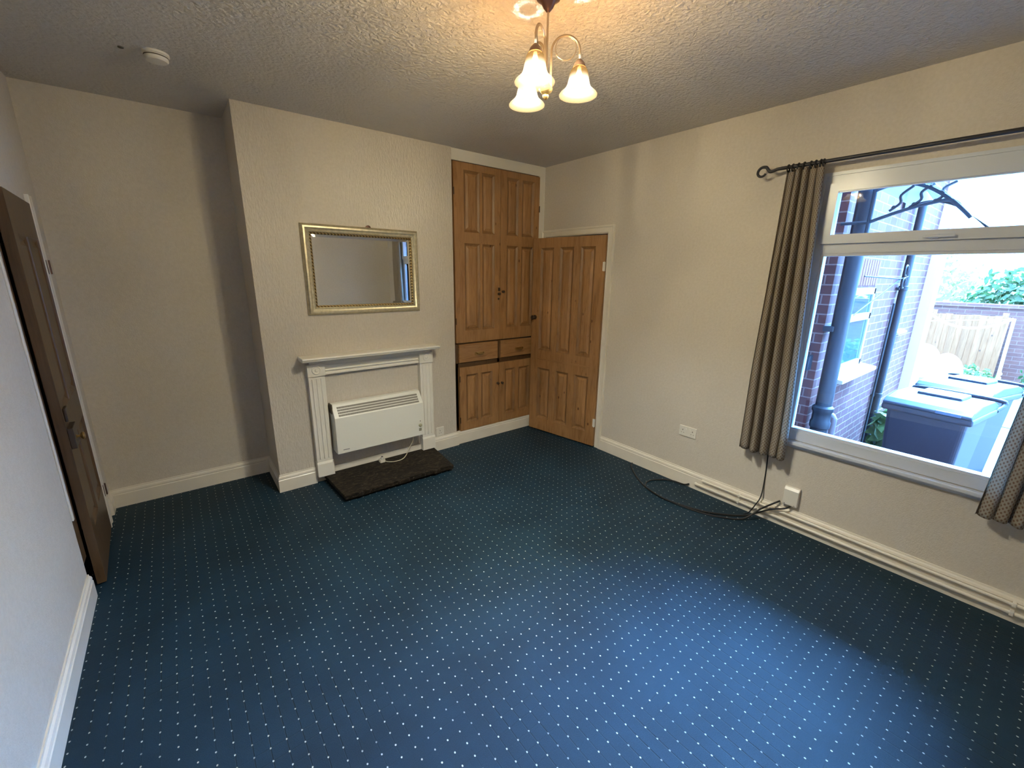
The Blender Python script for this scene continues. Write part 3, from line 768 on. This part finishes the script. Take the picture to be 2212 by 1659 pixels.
for yy in (-.02, -.045, -.075, -.105, -.14, -.165, -.19, -.205):
    b = bm_new(); tube(b, [(0 + .019 * math.sin(2 * PI * k / 18), yy, -.006 + .019 * math.cos(2 * PI * k / 18)) for k in range(18)], .0042, 7, closed=True); obj('curtain_ring', b, M_iron, cp, smooth=True)
for k in range(8):
    yy = PL + .15 + k * .035
    b = bm_new(); tube(b, [(0 + .014 * math.sin(2 * PI * k2 / 18), yy, -.004 + .014 * math.cos(2 * PI * k2 / 18)) for k2 in range(18)], .0026, 7, closed=True); obj('curtain_ring', b, M_iron, cp, smooth=True)

def curtain(name, label, edge, folds, seed, z0, z1, depth=.028, xc=-.085, stretch=2.2, hem=None):
    """edge(z)->(y_left,y_right) ; returns a pleated cloth with thickness and a lining"""
    rg = random.Random(seed); ph = [rg.uniform(0, 6.28) for _ in range(6)]
    nu, nz = folds * 16, 70
    bm = bm_new(); uv = bm.loops.layers.uv.new('UVMap')
    def P(u, t, off=0):
        z = z1 + (z0 - z1) * t; yl, yr = edge(z)
        ww = yl - yr
        amp = depth * (.55 + .45 * min(1, t * 3)) * (.8 + .35 * math.sin(u * 9 + ph[0]))
        a = 2 * PI * folds * (u + .012 * math.sin(7 * u + ph[1] + t * 1.2) * min(1, t * 2)) + .5 * math.sin(3.1 * t + ph[2] + 5 * u)
        x = xc + amp * math.sin(a) + .006 * math.sin(13 * u + 6 * t + ph[3])
        y = yl - ww * (u + .32 / folds / 2 * math.cos(a + .6))
        zz = z
        if hem is not None: zz = z + hem(u) * max(0, t - .5) * 2
        return Vector((x + off, y, zz))
    def layer(off):
        return [[bm.verts.new(P(i / nu, j / nz, off)) for i in range(nu + 1)] for j in range(nz + 1)]
    A = layer(0); B = layer(.004)
    L = stretch * abs(edge(z0)[0] - edge(z0)[1])
    def face(vs, uvs, mi):
        f = bm.faces.new(vs); f.material_index = mi; f.smooth = True
        for lp, q in zip(f.loops, uvs): lp[uv].uv = q
    for j in range(nz):
        for i in range(nu):
            q = [(i / nu * L, j / nz * (z1 - z0)), ((i + 1) / nu * L, j / nz * (z1 - z0)), ((i + 1) / nu * L, (j + 1) / nz * (z1 - z0)), (i / nu * L, (j + 1) / nz * (z1 - z0))]
            face((A[j][i], A[j][i + 1], A[j + 1][i + 1], A[j + 1][i]), q, 0)
            face((B[j][i + 1], B[j][i], B[j + 1][i], B[j + 1][i + 1]), q, 1)
    for j in range(nz):
        for i in (0, nu): face((A[j][i], B[j][i], B[j + 1][i], A[j + 1][i]), [(0, 0)] * 4, 1)
    for i in range(nu):
        for j in (0, nz): face((A[j][i], A[j][i + 1], B[j][i + 1], B[j][i]), [(0, 0)] * 4, 0)
    me = bpy.data.meshes.new(name); bm.to_mesh(me); bm.free(); me.materials.append(M_curtain); me.materials.append(M_lining)
    o = bpy.data.objects.new(name, me); C.objects.link(o); return tag(o, label, 'curtain')
def lerp(a, b, t): return a + (b - a) * t
def eL(z):
    t = (2.335 - z) / 1.82; return lerp(-2.318, -2.292, min(1, t * 1.5)), lerp(-2.515, -2.585, min(1, t * 1.1))
curtain('curtain', 'beige sprig-patterned curtain hanging at the left side of the window, full length in view', eL, 5, 5, .505, 2.338, depth=.036, xc=-.092)
def eR(z):
    t = (2.335 - z) / 1.82; return (lerp(-3.52, -3.505, t / .63) if t < .63 else lerp(-3.505, -3.470, (t - .63) / .37)), lerp(-3.78, -3.80, t)
curtain('curtain', 'pale sprig-patterned curtain cut off by the right edge of the view', eR, 6, 11, .535, 2.338, depth=.028, xc=-.085)

# ------------------------------------------------------------------ ceiling light
AX, AY = -1.87, -2.07
cl = thing('ceiling_light', 'three-arm ceiling light with lit amber and white bell shades', 'ceiling light', (AX, AY, 2.0))
zb = 2.0
b = bm_new(); lathe(b, [(.047, H - zb), (.048, .735), (.046, .728), (.036, .722), (.026, .712), (.020, .700), (.011, .690), (.006, .684)], 32); obj('ceiling_rose', b, M_rose, cl, smooth=True)
b = bm_new(); tube(b, [(0, 0, .69), (0, 0, .42)], .0044, 12); obj('rod', b, M_nickel, cl, smooth=True)
b = bm_new(); lathe(b, [(.006, .450), (.010, .442), (.012, .436), (.024, .430), (.027, .424), (.024, .416), (.016, .408), (.010, .404), (.012, .400), (.012, .395), (.008, .389), (.002, .385)], 28); obj('hub', b, M_brass, cl, smooth=True)
ARMS = [209, -41, 86]; LAMP = 860
R_ = .130; SZ = .005
for ai in ARMS:
    a = math.radians(ai); d = Vector((math.cos(a), math.sin(a), 0))
    r0, zc = .018, .552; rc = (R_ + r0) / 2; rad = (R_ - r0) / 2
    pts = [d * .020 + Vector((0, 0, .430)), d * (r0) + Vector((0, 0, .45)), d * r0 + Vector((0, 0, .50))]
    for k in range(0, 21):
        th = PI - PI * k / 20; pts.append(d * (rc + rad * math.cos(th)) + Vector((0, 0, zc + rad * math.sin(th))))
    pts.append(d * R_ + Vector((0, 0, .520)))
    b = bm_new(); tube(b, pts, .0042, 10); arm = obj('arm', b, M_nickel, cl, smooth=True)
    b = bm_new(); tube(b, [d * (rc + .041 * math.cos(2 * PI * k / 28)) + Vector((0, 0, zc + .012 + .041 * math.sin(2 * PI * k / 28))) for k in range(28)], .0018, 8, closed=True); obj('scroll_ring', b, M_nickel, arm, smooth=True)
    mt = Matrix.Translation(d * R_)
    b = bm_new(); lathe(b, [(.006, .527), (.012, .522), (.020, .513), (.024, .503), (.0245, .499), (.020, .499), (.019, .503)], 28, mt, caps=False); obj('lamp_holder', b, M_cap, arm, smooth=True)
    prof = [(.020, .503), (.027, .497), (.033, .487), (.037, .474), (.041, .455), (.045, .438), (.051, .426), (.061, .417), (.072, .408), (.0765, .402), (.0755, .3985), (.070, .4005), (.060, .411), (.049, .421), (.042, .436), (.038, .455), (.034, .474), (.030, .486), (.024, .4955), (.018, .500)]
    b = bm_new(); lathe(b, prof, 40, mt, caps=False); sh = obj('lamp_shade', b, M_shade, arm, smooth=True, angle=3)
    b = bm_new(); lathe(b, [(.006, .50), (.009, .485), (.014, .470), (.0175, .452), (.016, .436), (.009, .426), (.001, .4235)], 20, mt); obj('bulb', b, M_bulb, arm, smooth=True)
    ld = bpy.data.lights.new('bulb_light', 'POINT'); ld.energy = LAMP; ld.color = (1, .97, .80); ld.shadow_soft_size = .019
    lo = bpy.data.objects.new('bulb_light', ld); C.objects.link(lo); lo.location = Vector((AX, AY, zb + .452)) + d * R_

# smoke alarm
sa = thing('smoke_alarm', 'round white smoke alarm on the ceiling above the left alcove', 'smoke alarm', (-3.068, -.475, H))
b = bm_new(); lathe(b, [(.056, 0), (.056, -.010), (.050, -.013), (.050, -.030), (.044, -.037), (.020, -.040), (.001, -.040)], 36); obj('housing', b, M_plastic, sa, smooth=True, angle=.5)
b = bm_new(); lathe(b, [(.0505, -.016), (.0508, -.016), (.0508, -.021), (.0505, -.021)], 36, caps=False); obj('vent_slot', b, M_darkslot, sa)
b = bm_new(); lathe(b, [(.012, 0), (.012, -.004), (.009, -.005)], 16); tag(obj('ceiling_plug', b, M_darkslot, loc=(-3.20, -.445, H)), 'small dark fixing hole cover on the ceiling beside the smoke alarm', 'fixing')

# ================================================================== outside
GZ = -.2; YC = -2.42
M_ground = simple('pale_concrete', (.085, .055, .036), .9, noise=.2, scale=4)
M_gravel = simple('dark_gravel', (.07, .07, .065), .95, noise=.4, scale=40)
b = bm_new(); box(b, .3, 14, -9, 3, GZ - .2, GZ)
struct(obj('ground', b, M_ground), 'pale concrete yard outside the window', 'ground')
b = bm_new(); box(b, 5.3, 6.6, -4.6, -3.0, GZ, GZ + .006)
struct(obj('ground_patch', b, M_gravel))
# annex
b = bm_new(); box(b, .81, 4.2, YC, 1.4, GZ - .1, 4.3)
an = obj('wall_annex', b, [M_brick_y, M_brick_x]); struct(an, 'red brick side wall of the house annex with two black pipes', 'wall')
for p in an.data.polygons:
    if abs(p.normal.x) > .5: p.material_index = 1
M_render = simple('white_render', (.80, .74, .66), .8)
b = bm_new(); box(b, 4.2, 4.5, YC - .10, YC + .5, GZ, 4.3)
struct(obj('wall_pier', b, M_render), 'sunlit white rendered pier at the end of the brick wall', 'wall')
# soldier-course lintel over annex window
M_solid = simple('red_lintel_brick', (.20, .045, .03), .85)
ax0, ax1, az0, az1 = 1.15, 1.96, .90, 1.62
b = bm_new()
for k in range(12): box(b, ax0 - .03 + k * .075, ax0 - .03 + k * .075 + .062, YC - .006, YC + .01, az1 + .02, az1 + .24)
struct(obj('trim_6', b, M_solid), 'course of upright red bricks above the annex window', 'trim')
w2 = bpy.data.objects.new('window_2', None); C.objects.link(w2); w2.location = (ax0, YC, az0); struct(w2, 'white framed annex window reflecting green leaves', 'window')
b = bm_new()
W, HH = ax1 - ax0, az1 - az0
for (x0, x1, z0, z1) in ((0, .05, 0, HH), (W - .05, W, 0, HH), (0, W, HH - .06, HH), (0, W, 0, .06), (0, W, HH * .60, HH * .60 + .065)):
    box(b, x0, x1, -.022, .02, z0, z1)
obj('window_frame', b, M_upvc, w2, bevel=.005)
a = N('dark_reflective_glass'); a.col((.05, .09, .09)); a.rough(.03); a.set(Metallic=0.0); a.b.inputs['Specular IOR Level'].default_value = 1.0
b = bm_new(); box(b, .05, W - .05, -.008, .0, .06, HH - .06); obj('window_pane', b, a.m, w2)
b = bm_new(); prism(b, [(-.13, -.05), (-.13, -.02), (0, .0), (0, -.06)], -.08, W + .12, 'x'); obj('window_sill', b, M_render, w2, bevel=.004)
b = bm_new(); prism(b, [(YC - .06, 1.10), (YC - .06, 1.12), (YC, 1.14), (YC, 1.08)], 3.10, 3.5, 'x'); tag(obj('stone_sill', b, M_render), 'small white sill on the brick wall past the thin black pipe', 'sill')

M_castiron = simple('black_painted_pipe', (.022, .022, .028), .55)
sp = thing('soil_pipe', 'thick black soil pipe on the brick wall nearest the window', 'pipe', (.862, YC - .085, GZ))
b = bm_new(); tube(b, [(0, 0, .85), (0, 0, 4.6)], .056, 24); obj('pipe', b, M_castiron, sp, smooth=True)
b = bm_new(); lathe(b, [(.056, .70), (.070, .715), (.072, .76), (.064, .775), (.064, .84), (.074, .855), (.074, .885), (.058, .90)], 24); obj('collar', b, M_castiron, sp, smooth=True)
b = bm_new(); tube(b, [(0, 0, 0), (0, 0, .72)], .060, 24); obj('lower_pipe', b, M_castiron, sp, smooth=True)
for z in (1.5, 3.2):
    b = bm_new(); box(b, -.09, .09, .02, .083, z, z + .04); obj('pipe_clip', b, M_castiron, sp)
dp = thing('downpipe', 'thinner black downpipe further along the brick wall', 'pipe', (2.86, YC - .05, GZ))
b = bm_new(); tube(b, [(.0, 0, .0), (0, 0, 4.2)], .034, 18); obj('pipe', b, M_castiron, dp, smooth=True)
for z in (.62, 1.78, 2.9):
    b = bm_new(); lathe(b, [(.034, z), (.040, z + .005), (.040, z + .045), (.034, z + .05)], 18); box(b, -.07, .07, .02, .048, z + .01, z + .035); obj('pipe_clip', b, M_castiron, dp)
b = bm_new(); tube(b, [(2.79, YC - .02, GZ), (2.79, YC - .02, 1.45)], .011, 8); tag(obj('cable_conduit', b, M_castiron, smooth=True), 'slim dark conduit running beside the thinner downpipe', 'pipe')
b = bm_new(); tube(b, smooth_path([(1.26, YC + .0, .53), (1.26, YC - .05, .53), (1.26, YC - .075, .50), (1.26, YC - .08, .44), (1.26, YC - .08, GZ + .01)], 6), .024, 14)
tag(obj('waste_pipe', b, simple('grey_waste_pipe', (.36, .32, .33), .5), smooth=True), 'small grey waste pipe with an elbow low on the brick wall', 'pipe')
b = bm_new(); box(b, .735, .812, -2.385, -2.30, .98, 1.10); tag(obj('vent_cover', b, M_castiron, bevel=.006), 'small dark square cover on the brick return left of the soil pipe', 'vent cover')
# scroll bracket and canopy
br = thing('wall_bracket', 'dark iron scroll bracket on the brick wall above the annex window', 'bracket', (2.1, YC, 1.72))
b = bm_new(); tube(b, [(-.72, -.01, -.35), (-.05, -.16, -.02)], .006, 6); tube(b, [(-.55, -.01, .0), (-.05, -.16, -.02), (.0, -.2, .0)], .006, 6)
for s in (1, -1): tube(b, [(-.02 + .05 * math.cos(t * .45), -.18, s * .055 + .045 * math.sin(t * .45)) for t in range(12)], .007, 6)
obj('scroll', b, M_iron, br, smooth=True)
cn = thing('door_canopy', 'curved clear door canopy on scrolled iron brackets outside the top of the window', 'canopy', (.72, YC - .16, 2.1))
def arc(x, n=18): return [(x, -.50 * k / n, .02 + .20 * math.sin(PI * (.30 + .62 * k / n)) - .10 * (k / n) ** 2) for k in range(n + 1)]
for xx in (0, 1.05):
    b = bm_new(); A = arc(xx); tube(b, A, .011, 8)
    if xx > .5:
        obj('bracket', b, M_iron, cn, smooth=True); continue
    tube(b, [(xx, .16, -.02), (xx, 0, -.02)], .011, 8)
    tube(b, smooth_path([(xx, 0, -.02), (xx, -.15, .035), (xx, -.28, .070), (xx, -.40, .080), A[-2]], 5), .011, 8)
    tube(b, [(xx, .0, -.12), (xx, .0, .24)], .012, 8)
    for q in (.10, .20, .30):
        tube(b, smooth_path([(xx, -q, .03 + q * .14), (xx, -q - .05, .08 + q * .1), (xx, -q - .045, .13 + q * .08), (xx, -q - .10, .19)], 4), .008, 6)
        lathe(b, [(.012, -.004), (.012, .004)], 10, Matrix.Translation((xx, -q - .02, .055 + q * .1)) @ Matrix.Rotation(PI / 2, 4, 'Y'))
    obj('bracket', b, M_iron, cn, smooth=True)
a = N('clear_canopy_sheet'); a.col((.75, .85, .88)); a.rough(.2); a.set(Alpha=.55)
b = bm_new(); A = arc(-.06); B = arc(1.11)
up = [Vector((p[0], p[1], p[2] + .014)) for p in A]; up2 = [Vector((p[0], p[1], p[2] + .014)) for p in B]
ra = [b.verts.new(p) for p in up]; rb = [b.verts.new(p) for p in up2]; rc_ = [b.verts.new(p + Vector((0, 0, .004))) for p in up]; rd = [b.verts.new(p + Vector((0, 0, .004))) for p in up2]
for i in range(len(ra) - 1):
    b.faces.new((ra[i], ra[i + 1], rb[i + 1], rb[i])); b.faces.new((rc_[i], rd[i], rd[i + 1], rc_[i + 1]))
    b.faces.new((ra[i], rc_[i], rc_[i + 1], ra[i + 1])); b.faces.new((rb[i], rb[i + 1], rd[i + 1], rd[i]))
b.faces.new((ra[0], rb[0], rd[0], rc_[0])); b.faces.new((ra[-1], rc_[-1], rd[-1], rb[-1]))
obj('canopy_sheet', b, a.m, cn, smooth=True)
# outdoor wall lamp
wlp = thing('wall_lamp', 'small outdoor lamp on the brick wall beside the downpipe', 'lamp', (2.35, YC, 2.42))
b = bm_new(); box(b, -.03, .03, -.02, 0, -.1, .1); tube(b, smooth_path([(0, -.02, .08), (0, -.08, .13), (0, -.13, .09), (0, -.13, .04)], 5), .009, 8); obj('arm', b, M_iron, wlp)
b = bm_new(); lathe(b, [(.015, .05), (.03, .03), (.085, -.05), (.09, -.055), (.02, -.05)], 20, Matrix.Translation((0, -.13, 0)), caps=False); obj('lamp_shade', b, M_upvc, wlp, smooth=True)

# wheelie bins
M_bin = simple('dark_blue_grey_bin', (.034, .030, .040), .5)
M_binlid = simple('dark_bin_lid', (.035, .045, .065), .33)
def wheelie(label, loc, rotz, loc2=None):
    t = thing('wheelie_bin', label, 'wheelie bin', loc, rotz)
    # front faces local -x, width along y
    b = bm_new()
    w0, w1, d0, d1, h = .19, .235, .19, .26, .93
    z = [0.03, h]
    A = [b.verts.new((x * d0, y * w0, .03)) for x, y in ((-1, -1), (1, -1), (1, 1), (-1, 1))]
    B = [b.verts.new((x * d1, y * w1, h)) for x, y in ((-1, -1), (1, -1), (1, 1), (-1, 1))]
    b.faces.new(A); b.faces.new(B)
    for i in range(4): b.faces.new((A[i], A[(i + 1) % 4], B[(i + 1) % 4], B[i]))
    obj('body', b, M_bin, t, bevel=.03, seg=4)
    b = bm_new(); box(b, -.285, .285, -.262, .262, .895, .95); obj('rim', b, M_bin, t, bevel=.016, seg=3)
    b = bm_new()
    prism(b, [(-.295, .945), (.31, .945), (.31, .975), (.18, 1.02), (-.10, 1.025), (-.25, .995), (-.30, .965)], -.255, .255, 'y')
    lid = obj('lid', b, M_binlid, t, bevel=.018, seg=3)
    b = bm_new(); box(b, -.06, .16, -.13, .13, 1.015, 1.045); obj('lid_ridge', b, M_binlid, lid, bevel=.012)
    b = bm_new(); box(b, -.305, -.285, -.20, -.06, .95, .975); obj('lid_grip', b, simple('worn_bin_grip', (.10, .14, .2), .4), lid, bevel=.004)
    b = bm_new(); tube(b, smooth_path([(.29, -.25, .93), (.36, -.27, .97), (.37, -.22, 1.0), (.37, .22, 1.0), (.36, .27, .97), (.29, .25, .93)], 5), .016, 10); obj('handle_bar', b, M_bin, t, smooth=True)
    for s in (-1, 1):
        b = bm_new(); lathe(b, [(.02, -.02), (.10, -.022), (.10, .022), (.02, .02)], 24, Matrix.Translation((.20, s * .25, .10)) @ Matrix.Rotation(PI / 2, 4, 'X')); obj('wheel', b, M_black, t, smooth=True)
    return t
wheelie('dark wheelie bin standing just outside the window with its lid down', (1.42, -3.10, GZ), math.radians(-8))
wheelie('second wheelie bin standing further out, partly hidden behind the near one', (2.35, -3.16, GZ), math.radians(-14))

# fence, garden wall, greenery
def fence_wood():
    a = N('sunlit_fence_board'); w = a.noise(a.coord(scale=(20, 20, 2)), 2, 5, .6, 1)
    oi = a.noise(a.coord(scale=(8, 8, .01)), 1.2, 1)
    c = a.ramp(w, [(.3, (.25, .11, .045)), (.7, (.38, .18, .08))]); c = a.mix(.5, c, a.ramp(oi, [(.35, (.7, .62, .55)), (.65, (1.15, 1.1, 1))]), 'MULTIPLY')
    vo = a.n('ShaderNodeTexVoronoi', Scale=1.0); a.l(a.coord(scale=(6, 6, 4)), vo.inputs['Vector'])
    c = a.mix(a.ramp(vo.outputs['Distance'], [(.05, (1, 1, 1)), (.09, (0, 0, 0))]), c, (.10, .05, .03)); a.col(c); a.rough(.85); return a.m
M_fence = fence_wood()
fe = thing('garden_fence', 'light brown close-boarded wooden fence across the garden', 'fence', (9, -2.3, GZ))
b = bm_new()
for k in range(26):
    y = 1.4 - k * .095
    if y < -.62: break
    box(b, -.012 + (k % 2) * .010, .006 + (k % 2) * .010, y - .095, y + .006, 0, 1.235 + random.uniform(-.01, .01))
obj('boards', b, M_fence, fe, bevel=.002)
for y in (1.35, .35, -.62):
    b = bm_new(); box(b, .02, .10, y - .04, y + .04, 0, 1.3); obj('post', b, M_fence, fe)
b = bm_new(); box(b, 9.2, 9.45, -7, 2.5, GZ, 1.18); box(b, 9.17, 9.48, -7, 2.5, 1.18, 1.25)
tag(obj('garden_wall', b, M_brick_g), 'weathered brick garden wall behind the wooden fence', 'garden wall')

def foliage(name, label, cat, loc, rad, n, leaf, mat, seed, parent=None, tilt=1.0, blob=True):
    rg = random.Random(seed); b = bm_new()
    for i in range(n):
        d = Vector((rg.gauss(0, 1), rg.gauss(0, 1), rg.gauss(0, 1))).normalized(); r = rg.uniform(.55, 1) * (1 + .12 * math.sin(d.x * 7 + seed) * math.cos(d.y * 6))
        p = Vector((d.x * rad[0] * r, d.y * rad[1] * r, max(-rad[2], d.z * rad[2] * r)))
        q = (d + Vector((rg.uniform(-1, 1), rg.uniform(-1, 1), rg.uniform(-1, 1))) * tilt).normalized()
        m = Matrix.Translation(p) @ q.to_track_quat('Z', 'Y').to_matrix().to_4x4() @ Matrix.Rotation(rg.uniform(0, 6.28), 4, 'Z')
        s = leaf * rg.uniform(.6, 1.3)
        vs = [b.verts.new(m @ Vector(v)) for v in ((-s, 0, 0), (-.3 * s, .4 * s, .1 * s), (.5 * s, .34 * s, .05 * s), (s, 0, -.1 * s), (.5 * s, -.34 * s, .05 * s), (-.3 * s, -.4 * s, .1 * s))]
        b.faces.new(vs)
    o = obj(name, b, mat, parent, loc=loc)
    if parent is None: tag(o, label, cat)
    return o
M_leaf = leafmat('mid_green_leaf', (.05, .09, .025), (.13, .20, .06)); M_leafd = leafmat('deep_green_leaf', (.03, .065, .02), (.08, .14, .045))
M_leafy = leafmat('pale_yellow_green_leaf', (.28, .26, .10), (.45, .40, .20))
foliage('leafy_tree', 'deep green bushy tree rising behind the garden wall at right', 'tree', (10.9, -3.3, .95), (.7, 1.3, 1.15), 2600, .09, M_leafd, 1)
foliage('leafy_tree', 'pale sunlit tree top above the garden wall, left of the green one', 'tree', (13.0, -.9, 1.4), (.9, 1.5, 1.6), 2400, .10, M_leafy, 2)
foliage('leafy_tree', 'pale sunlit tree further right behind the deep green one', 'tree', (13.2, -4.6, 1.6), (.9, 1.6, 1.8), 2200, .10, M_leafy, 3)
foliage('leafy_shrub', 'large-leaved green shrub against the brick wall beside the near bin', 'shrub', (2.50, -2.68, .12), (.22, .14, .34), 150, .09, M_leaf, 4, tilt=.6)
foliage('garden_shrub', 'low green shrub at the foot of the wooden fence', 'shrub', (7.9, -2.75, -.02), (.45, .35, .22), 500, .05, M_leaf, 5)
foliage('garden_shrub', 'blue-green shrub in the bed right of the clothes post', 'shrub', (7.9, -3.75, .10), (.45, .42, .42), 700, .06, M_leafd, 6)
foliage('potted_plant_foliage', 'small pale plant beside the white pier', 'plant', (6.6, -2.03, .10), (.16, .14, .20), 160, .05, M_leafy, 8)
def grass(label, loc, n, h, spread, mat, seed):
    rg = random.Random(seed); b = bm_new()
    for i in range(n):
        a = rg.uniform(0, 2 * PI); d = Vector((math.cos(a), math.sin(a), 0)); hh = h * rg.uniform(.6, 1.1); sp_ = spread * rg.uniform(.3, 1); w = Vector((-d.y, d.x, 0)) * .008
        P = [d * sp_ * t ** 1.6 + Vector((0, 0, hh * (t - .25 * t * t * t))) for t in (0, .35, .7, 1)]
        prev = None
        for j, p in enumerate(P):
            ww = w * (1 - .85 * j / 3); cur = (b.verts.new(p - ww), b.verts.new(p + ww))
            if prev: b.faces.new((prev[0], prev[1], cur[1], cur[0]))
            prev = cur
    tag(obj('ornamental_grass', b, mat, loc=loc), label, 'ornamental grass')
grass('spiky pale ornamental grass at the right edge of the garden view', (5.2, -3.66, GZ), 90, .75, .45, M_leafy, 1)
grass('straw-coloured tuft of grass in front of the fence', (6.9, -2.85, GZ), 110, .34, .42, M_leafy, 2)
# white garden chairs (moulded plastic)
def chair(label, loc, rotz):
    t = thing('garden_chair', label, 'chair', loc, rotz)
    b = bm_new()
    pts = []
    for i in range(13):
        a = PI * i / 12; pts.append((-.0, .24 * math.cos(a), .62 + .26 * math.sin(a)))
    poly = [(.22, .40), *[(.24 * math.cos(PI * i / 12), .62 + .26 * math.sin(PI * i / 12)) for i in range(13)], (-.22, .40)]
    prism(b, poly, -.012, .012, 'x', Matrix.Translation((.2, 0, 0)) @ Matrix.Rotation(.22, 4, 'Y')); obj('backrest', b, M_render, t, bevel=.006)
    b = bm_new(); box(b, -.22, .22, -.23, .23, .38, .41); obj('seat', b, M_render, t, bevel=.01)
    for sx in (-1, 1):
        for sy in (-1, 1):
            b = bm_new(); tube(b, [(sx * .18, sy * .19, .39), (sx * .23, sy * .24, 0)], .02, 8); obj('leg', b, M_render, t)
chair('white garden chair with rounded back, left one of the pair', (6.3, -2.42, GZ), .5)
chair('white garden chair with rounded back, right one of the pair', (5.35, -2.95, GZ), .9)
# clothes post, hanging cable, line
b = bm_new(); tube(b, [(0, 0, 0), (0, .005, .5), (0, .02, 1.38)], .018, 8)
for k in range(9): tube(b, [(.0, .0 + .022 * math.sin(2 * PI * j / 10), .12 + k * .06 + .022 * math.cos(2 * PI * j / 10)) for j in range(10)], .006, 5, closed=True)
tag(obj('clothes_post', b, M_render, loc=(6.0, -3.18, GZ)), 'white clothes-line post in front of the fence', 'post')
b = bm_new(); tube(b, [(6.0, -2.20 - .955 * k / 20, 1.28 - .10 * k / 20 - .30 * 4 * (k / 20) * (1 - k / 20) * .72) for k in range(21)], .017, 8)
tag(obj('hanging_rope', b, M_render, smooth=True), 'thick white rope sagging between the pier and the clothes post', 'rope')
b = bm_new(); tube(b, [(6.05, -2.2, 1.06), (6.03, -3.155, 1.17)], .006, 6); tag(obj('clothes_line', b, M_render), 'thin straight clothes line under the sagging rope', 'clothes line')

for o in C.objects:
    if o.parent is None:
        k = o.name.split('.')[0]
        g = {'heating_pipe': 'heating pipes along the skirting', 'curtain': 'sprig curtains at the window', 'wheelie_bin': 'wheelie bins outside the window',
             'garden_chair': 'white garden chairs', 'leafy_tree': 'trees behind the garden wall', 'garden_shrub': 'low garden shrubs',
             'ornamental_grass': 'grass tufts in the garden', 'black_cable': 'black cables by the skirting'}.get(k)
        if g: o['group'] = g
# ------------------------------------------------------------------ lights, world, camera
sd = bpy.data.lights.new('sun', 'SUN'); sd.energy = 4; sd.angle = .01; sd.color = (1, .93, .82)
so = bpy.data.objects.new('sun', sd); C.objects.link(so)
so.rotation_euler = Vector((.50, -.10, -.86)).to_track_quat('-Z', 'Y').to_euler()
wd = bpy.data.worlds.new('sky'); bpy.context.scene.world = wd; wd.use_nodes = True
nt = wd.node_tree; bg = nt.nodes['Background']
def wn(typ, **kw):
    nd = nt.nodes.new(typ)
    for k, v in kw.items(): setattr(nd, k, v)
    return nd
tcw = wn('ShaderNodeTexCoord'); dt = wn('ShaderNodeVectorMath', operation='DOT_PRODUCT'); nt.links.new(tcw.outputs['Generated'], dt.inputs[0])
dt.inputs[1].default_value = Vector((.66, .05, .75)).normalized()
mr_ = wn('ShaderNodeMapRange'); mr_.inputs['From Min'].default_value = .80; mr_.inputs['From Max'].default_value = .98
mr_.inputs['To Min'].default_value = 31.0; mr_.inputs['To Max'].default_value = 370.0
nt.links.new(dt.outputs['Value'], mr_.inputs['Value']); nt.links.new(mr_.outputs[0], bg.inputs['Strength'])
bg.inputs['Color'].default_value = (.17, .455, 1.0, 1)

cam = bpy.data.cameras.new('camera'); co = bpy.data.objects.new('camera', cam); C.objects.link(co)
cp_, sp_ = math.cos(-.2556), math.sin(-.2556); cyw, syw = math.cos(.6675), math.sin(.6675); ro = .0142
fwd = Vector((syw * cp_, cyw * cp_, sp_)); rt = Vector((cyw, -syw, 0)); upv = rt.cross(fwd)
r2 = rt * math.cos(ro) + upv * math.sin(ro); u2 = -rt * math.sin(ro) + upv * math.cos(ro)
co.matrix_world = Matrix(((r2.x, u2.x, -fwd.x, -3.1772), (r2.y, u2.y, -fwd.y, -3.5353), (r2.z, u2.z, -fwd.z, 1.7051), (0, 0, 0, 1)))
cam.sensor_width = 36; cam.sensor_fit = 'HORIZONTAL'; cam.lens = 918.353 / 2212 * 36; cam.clip_start = .02
sc = bpy.context.scene; sc.camera = co
sc.view_settings.view_transform = 'Standard'; sc.view_settings.look = 'None'; sc.view_settings.gamma = 1; sc.view_settings.use_curve_mapping = False
sc.view_settings.exposure = 0.0
sc.cycles.use_denoising = True
sc.cycles.max_bounces = 10; sc.cycles.diffuse_bounces = 6; sc.cycles.transparent_max_bounces = 16
sc.cycles.sample_clamp_indirect = 8
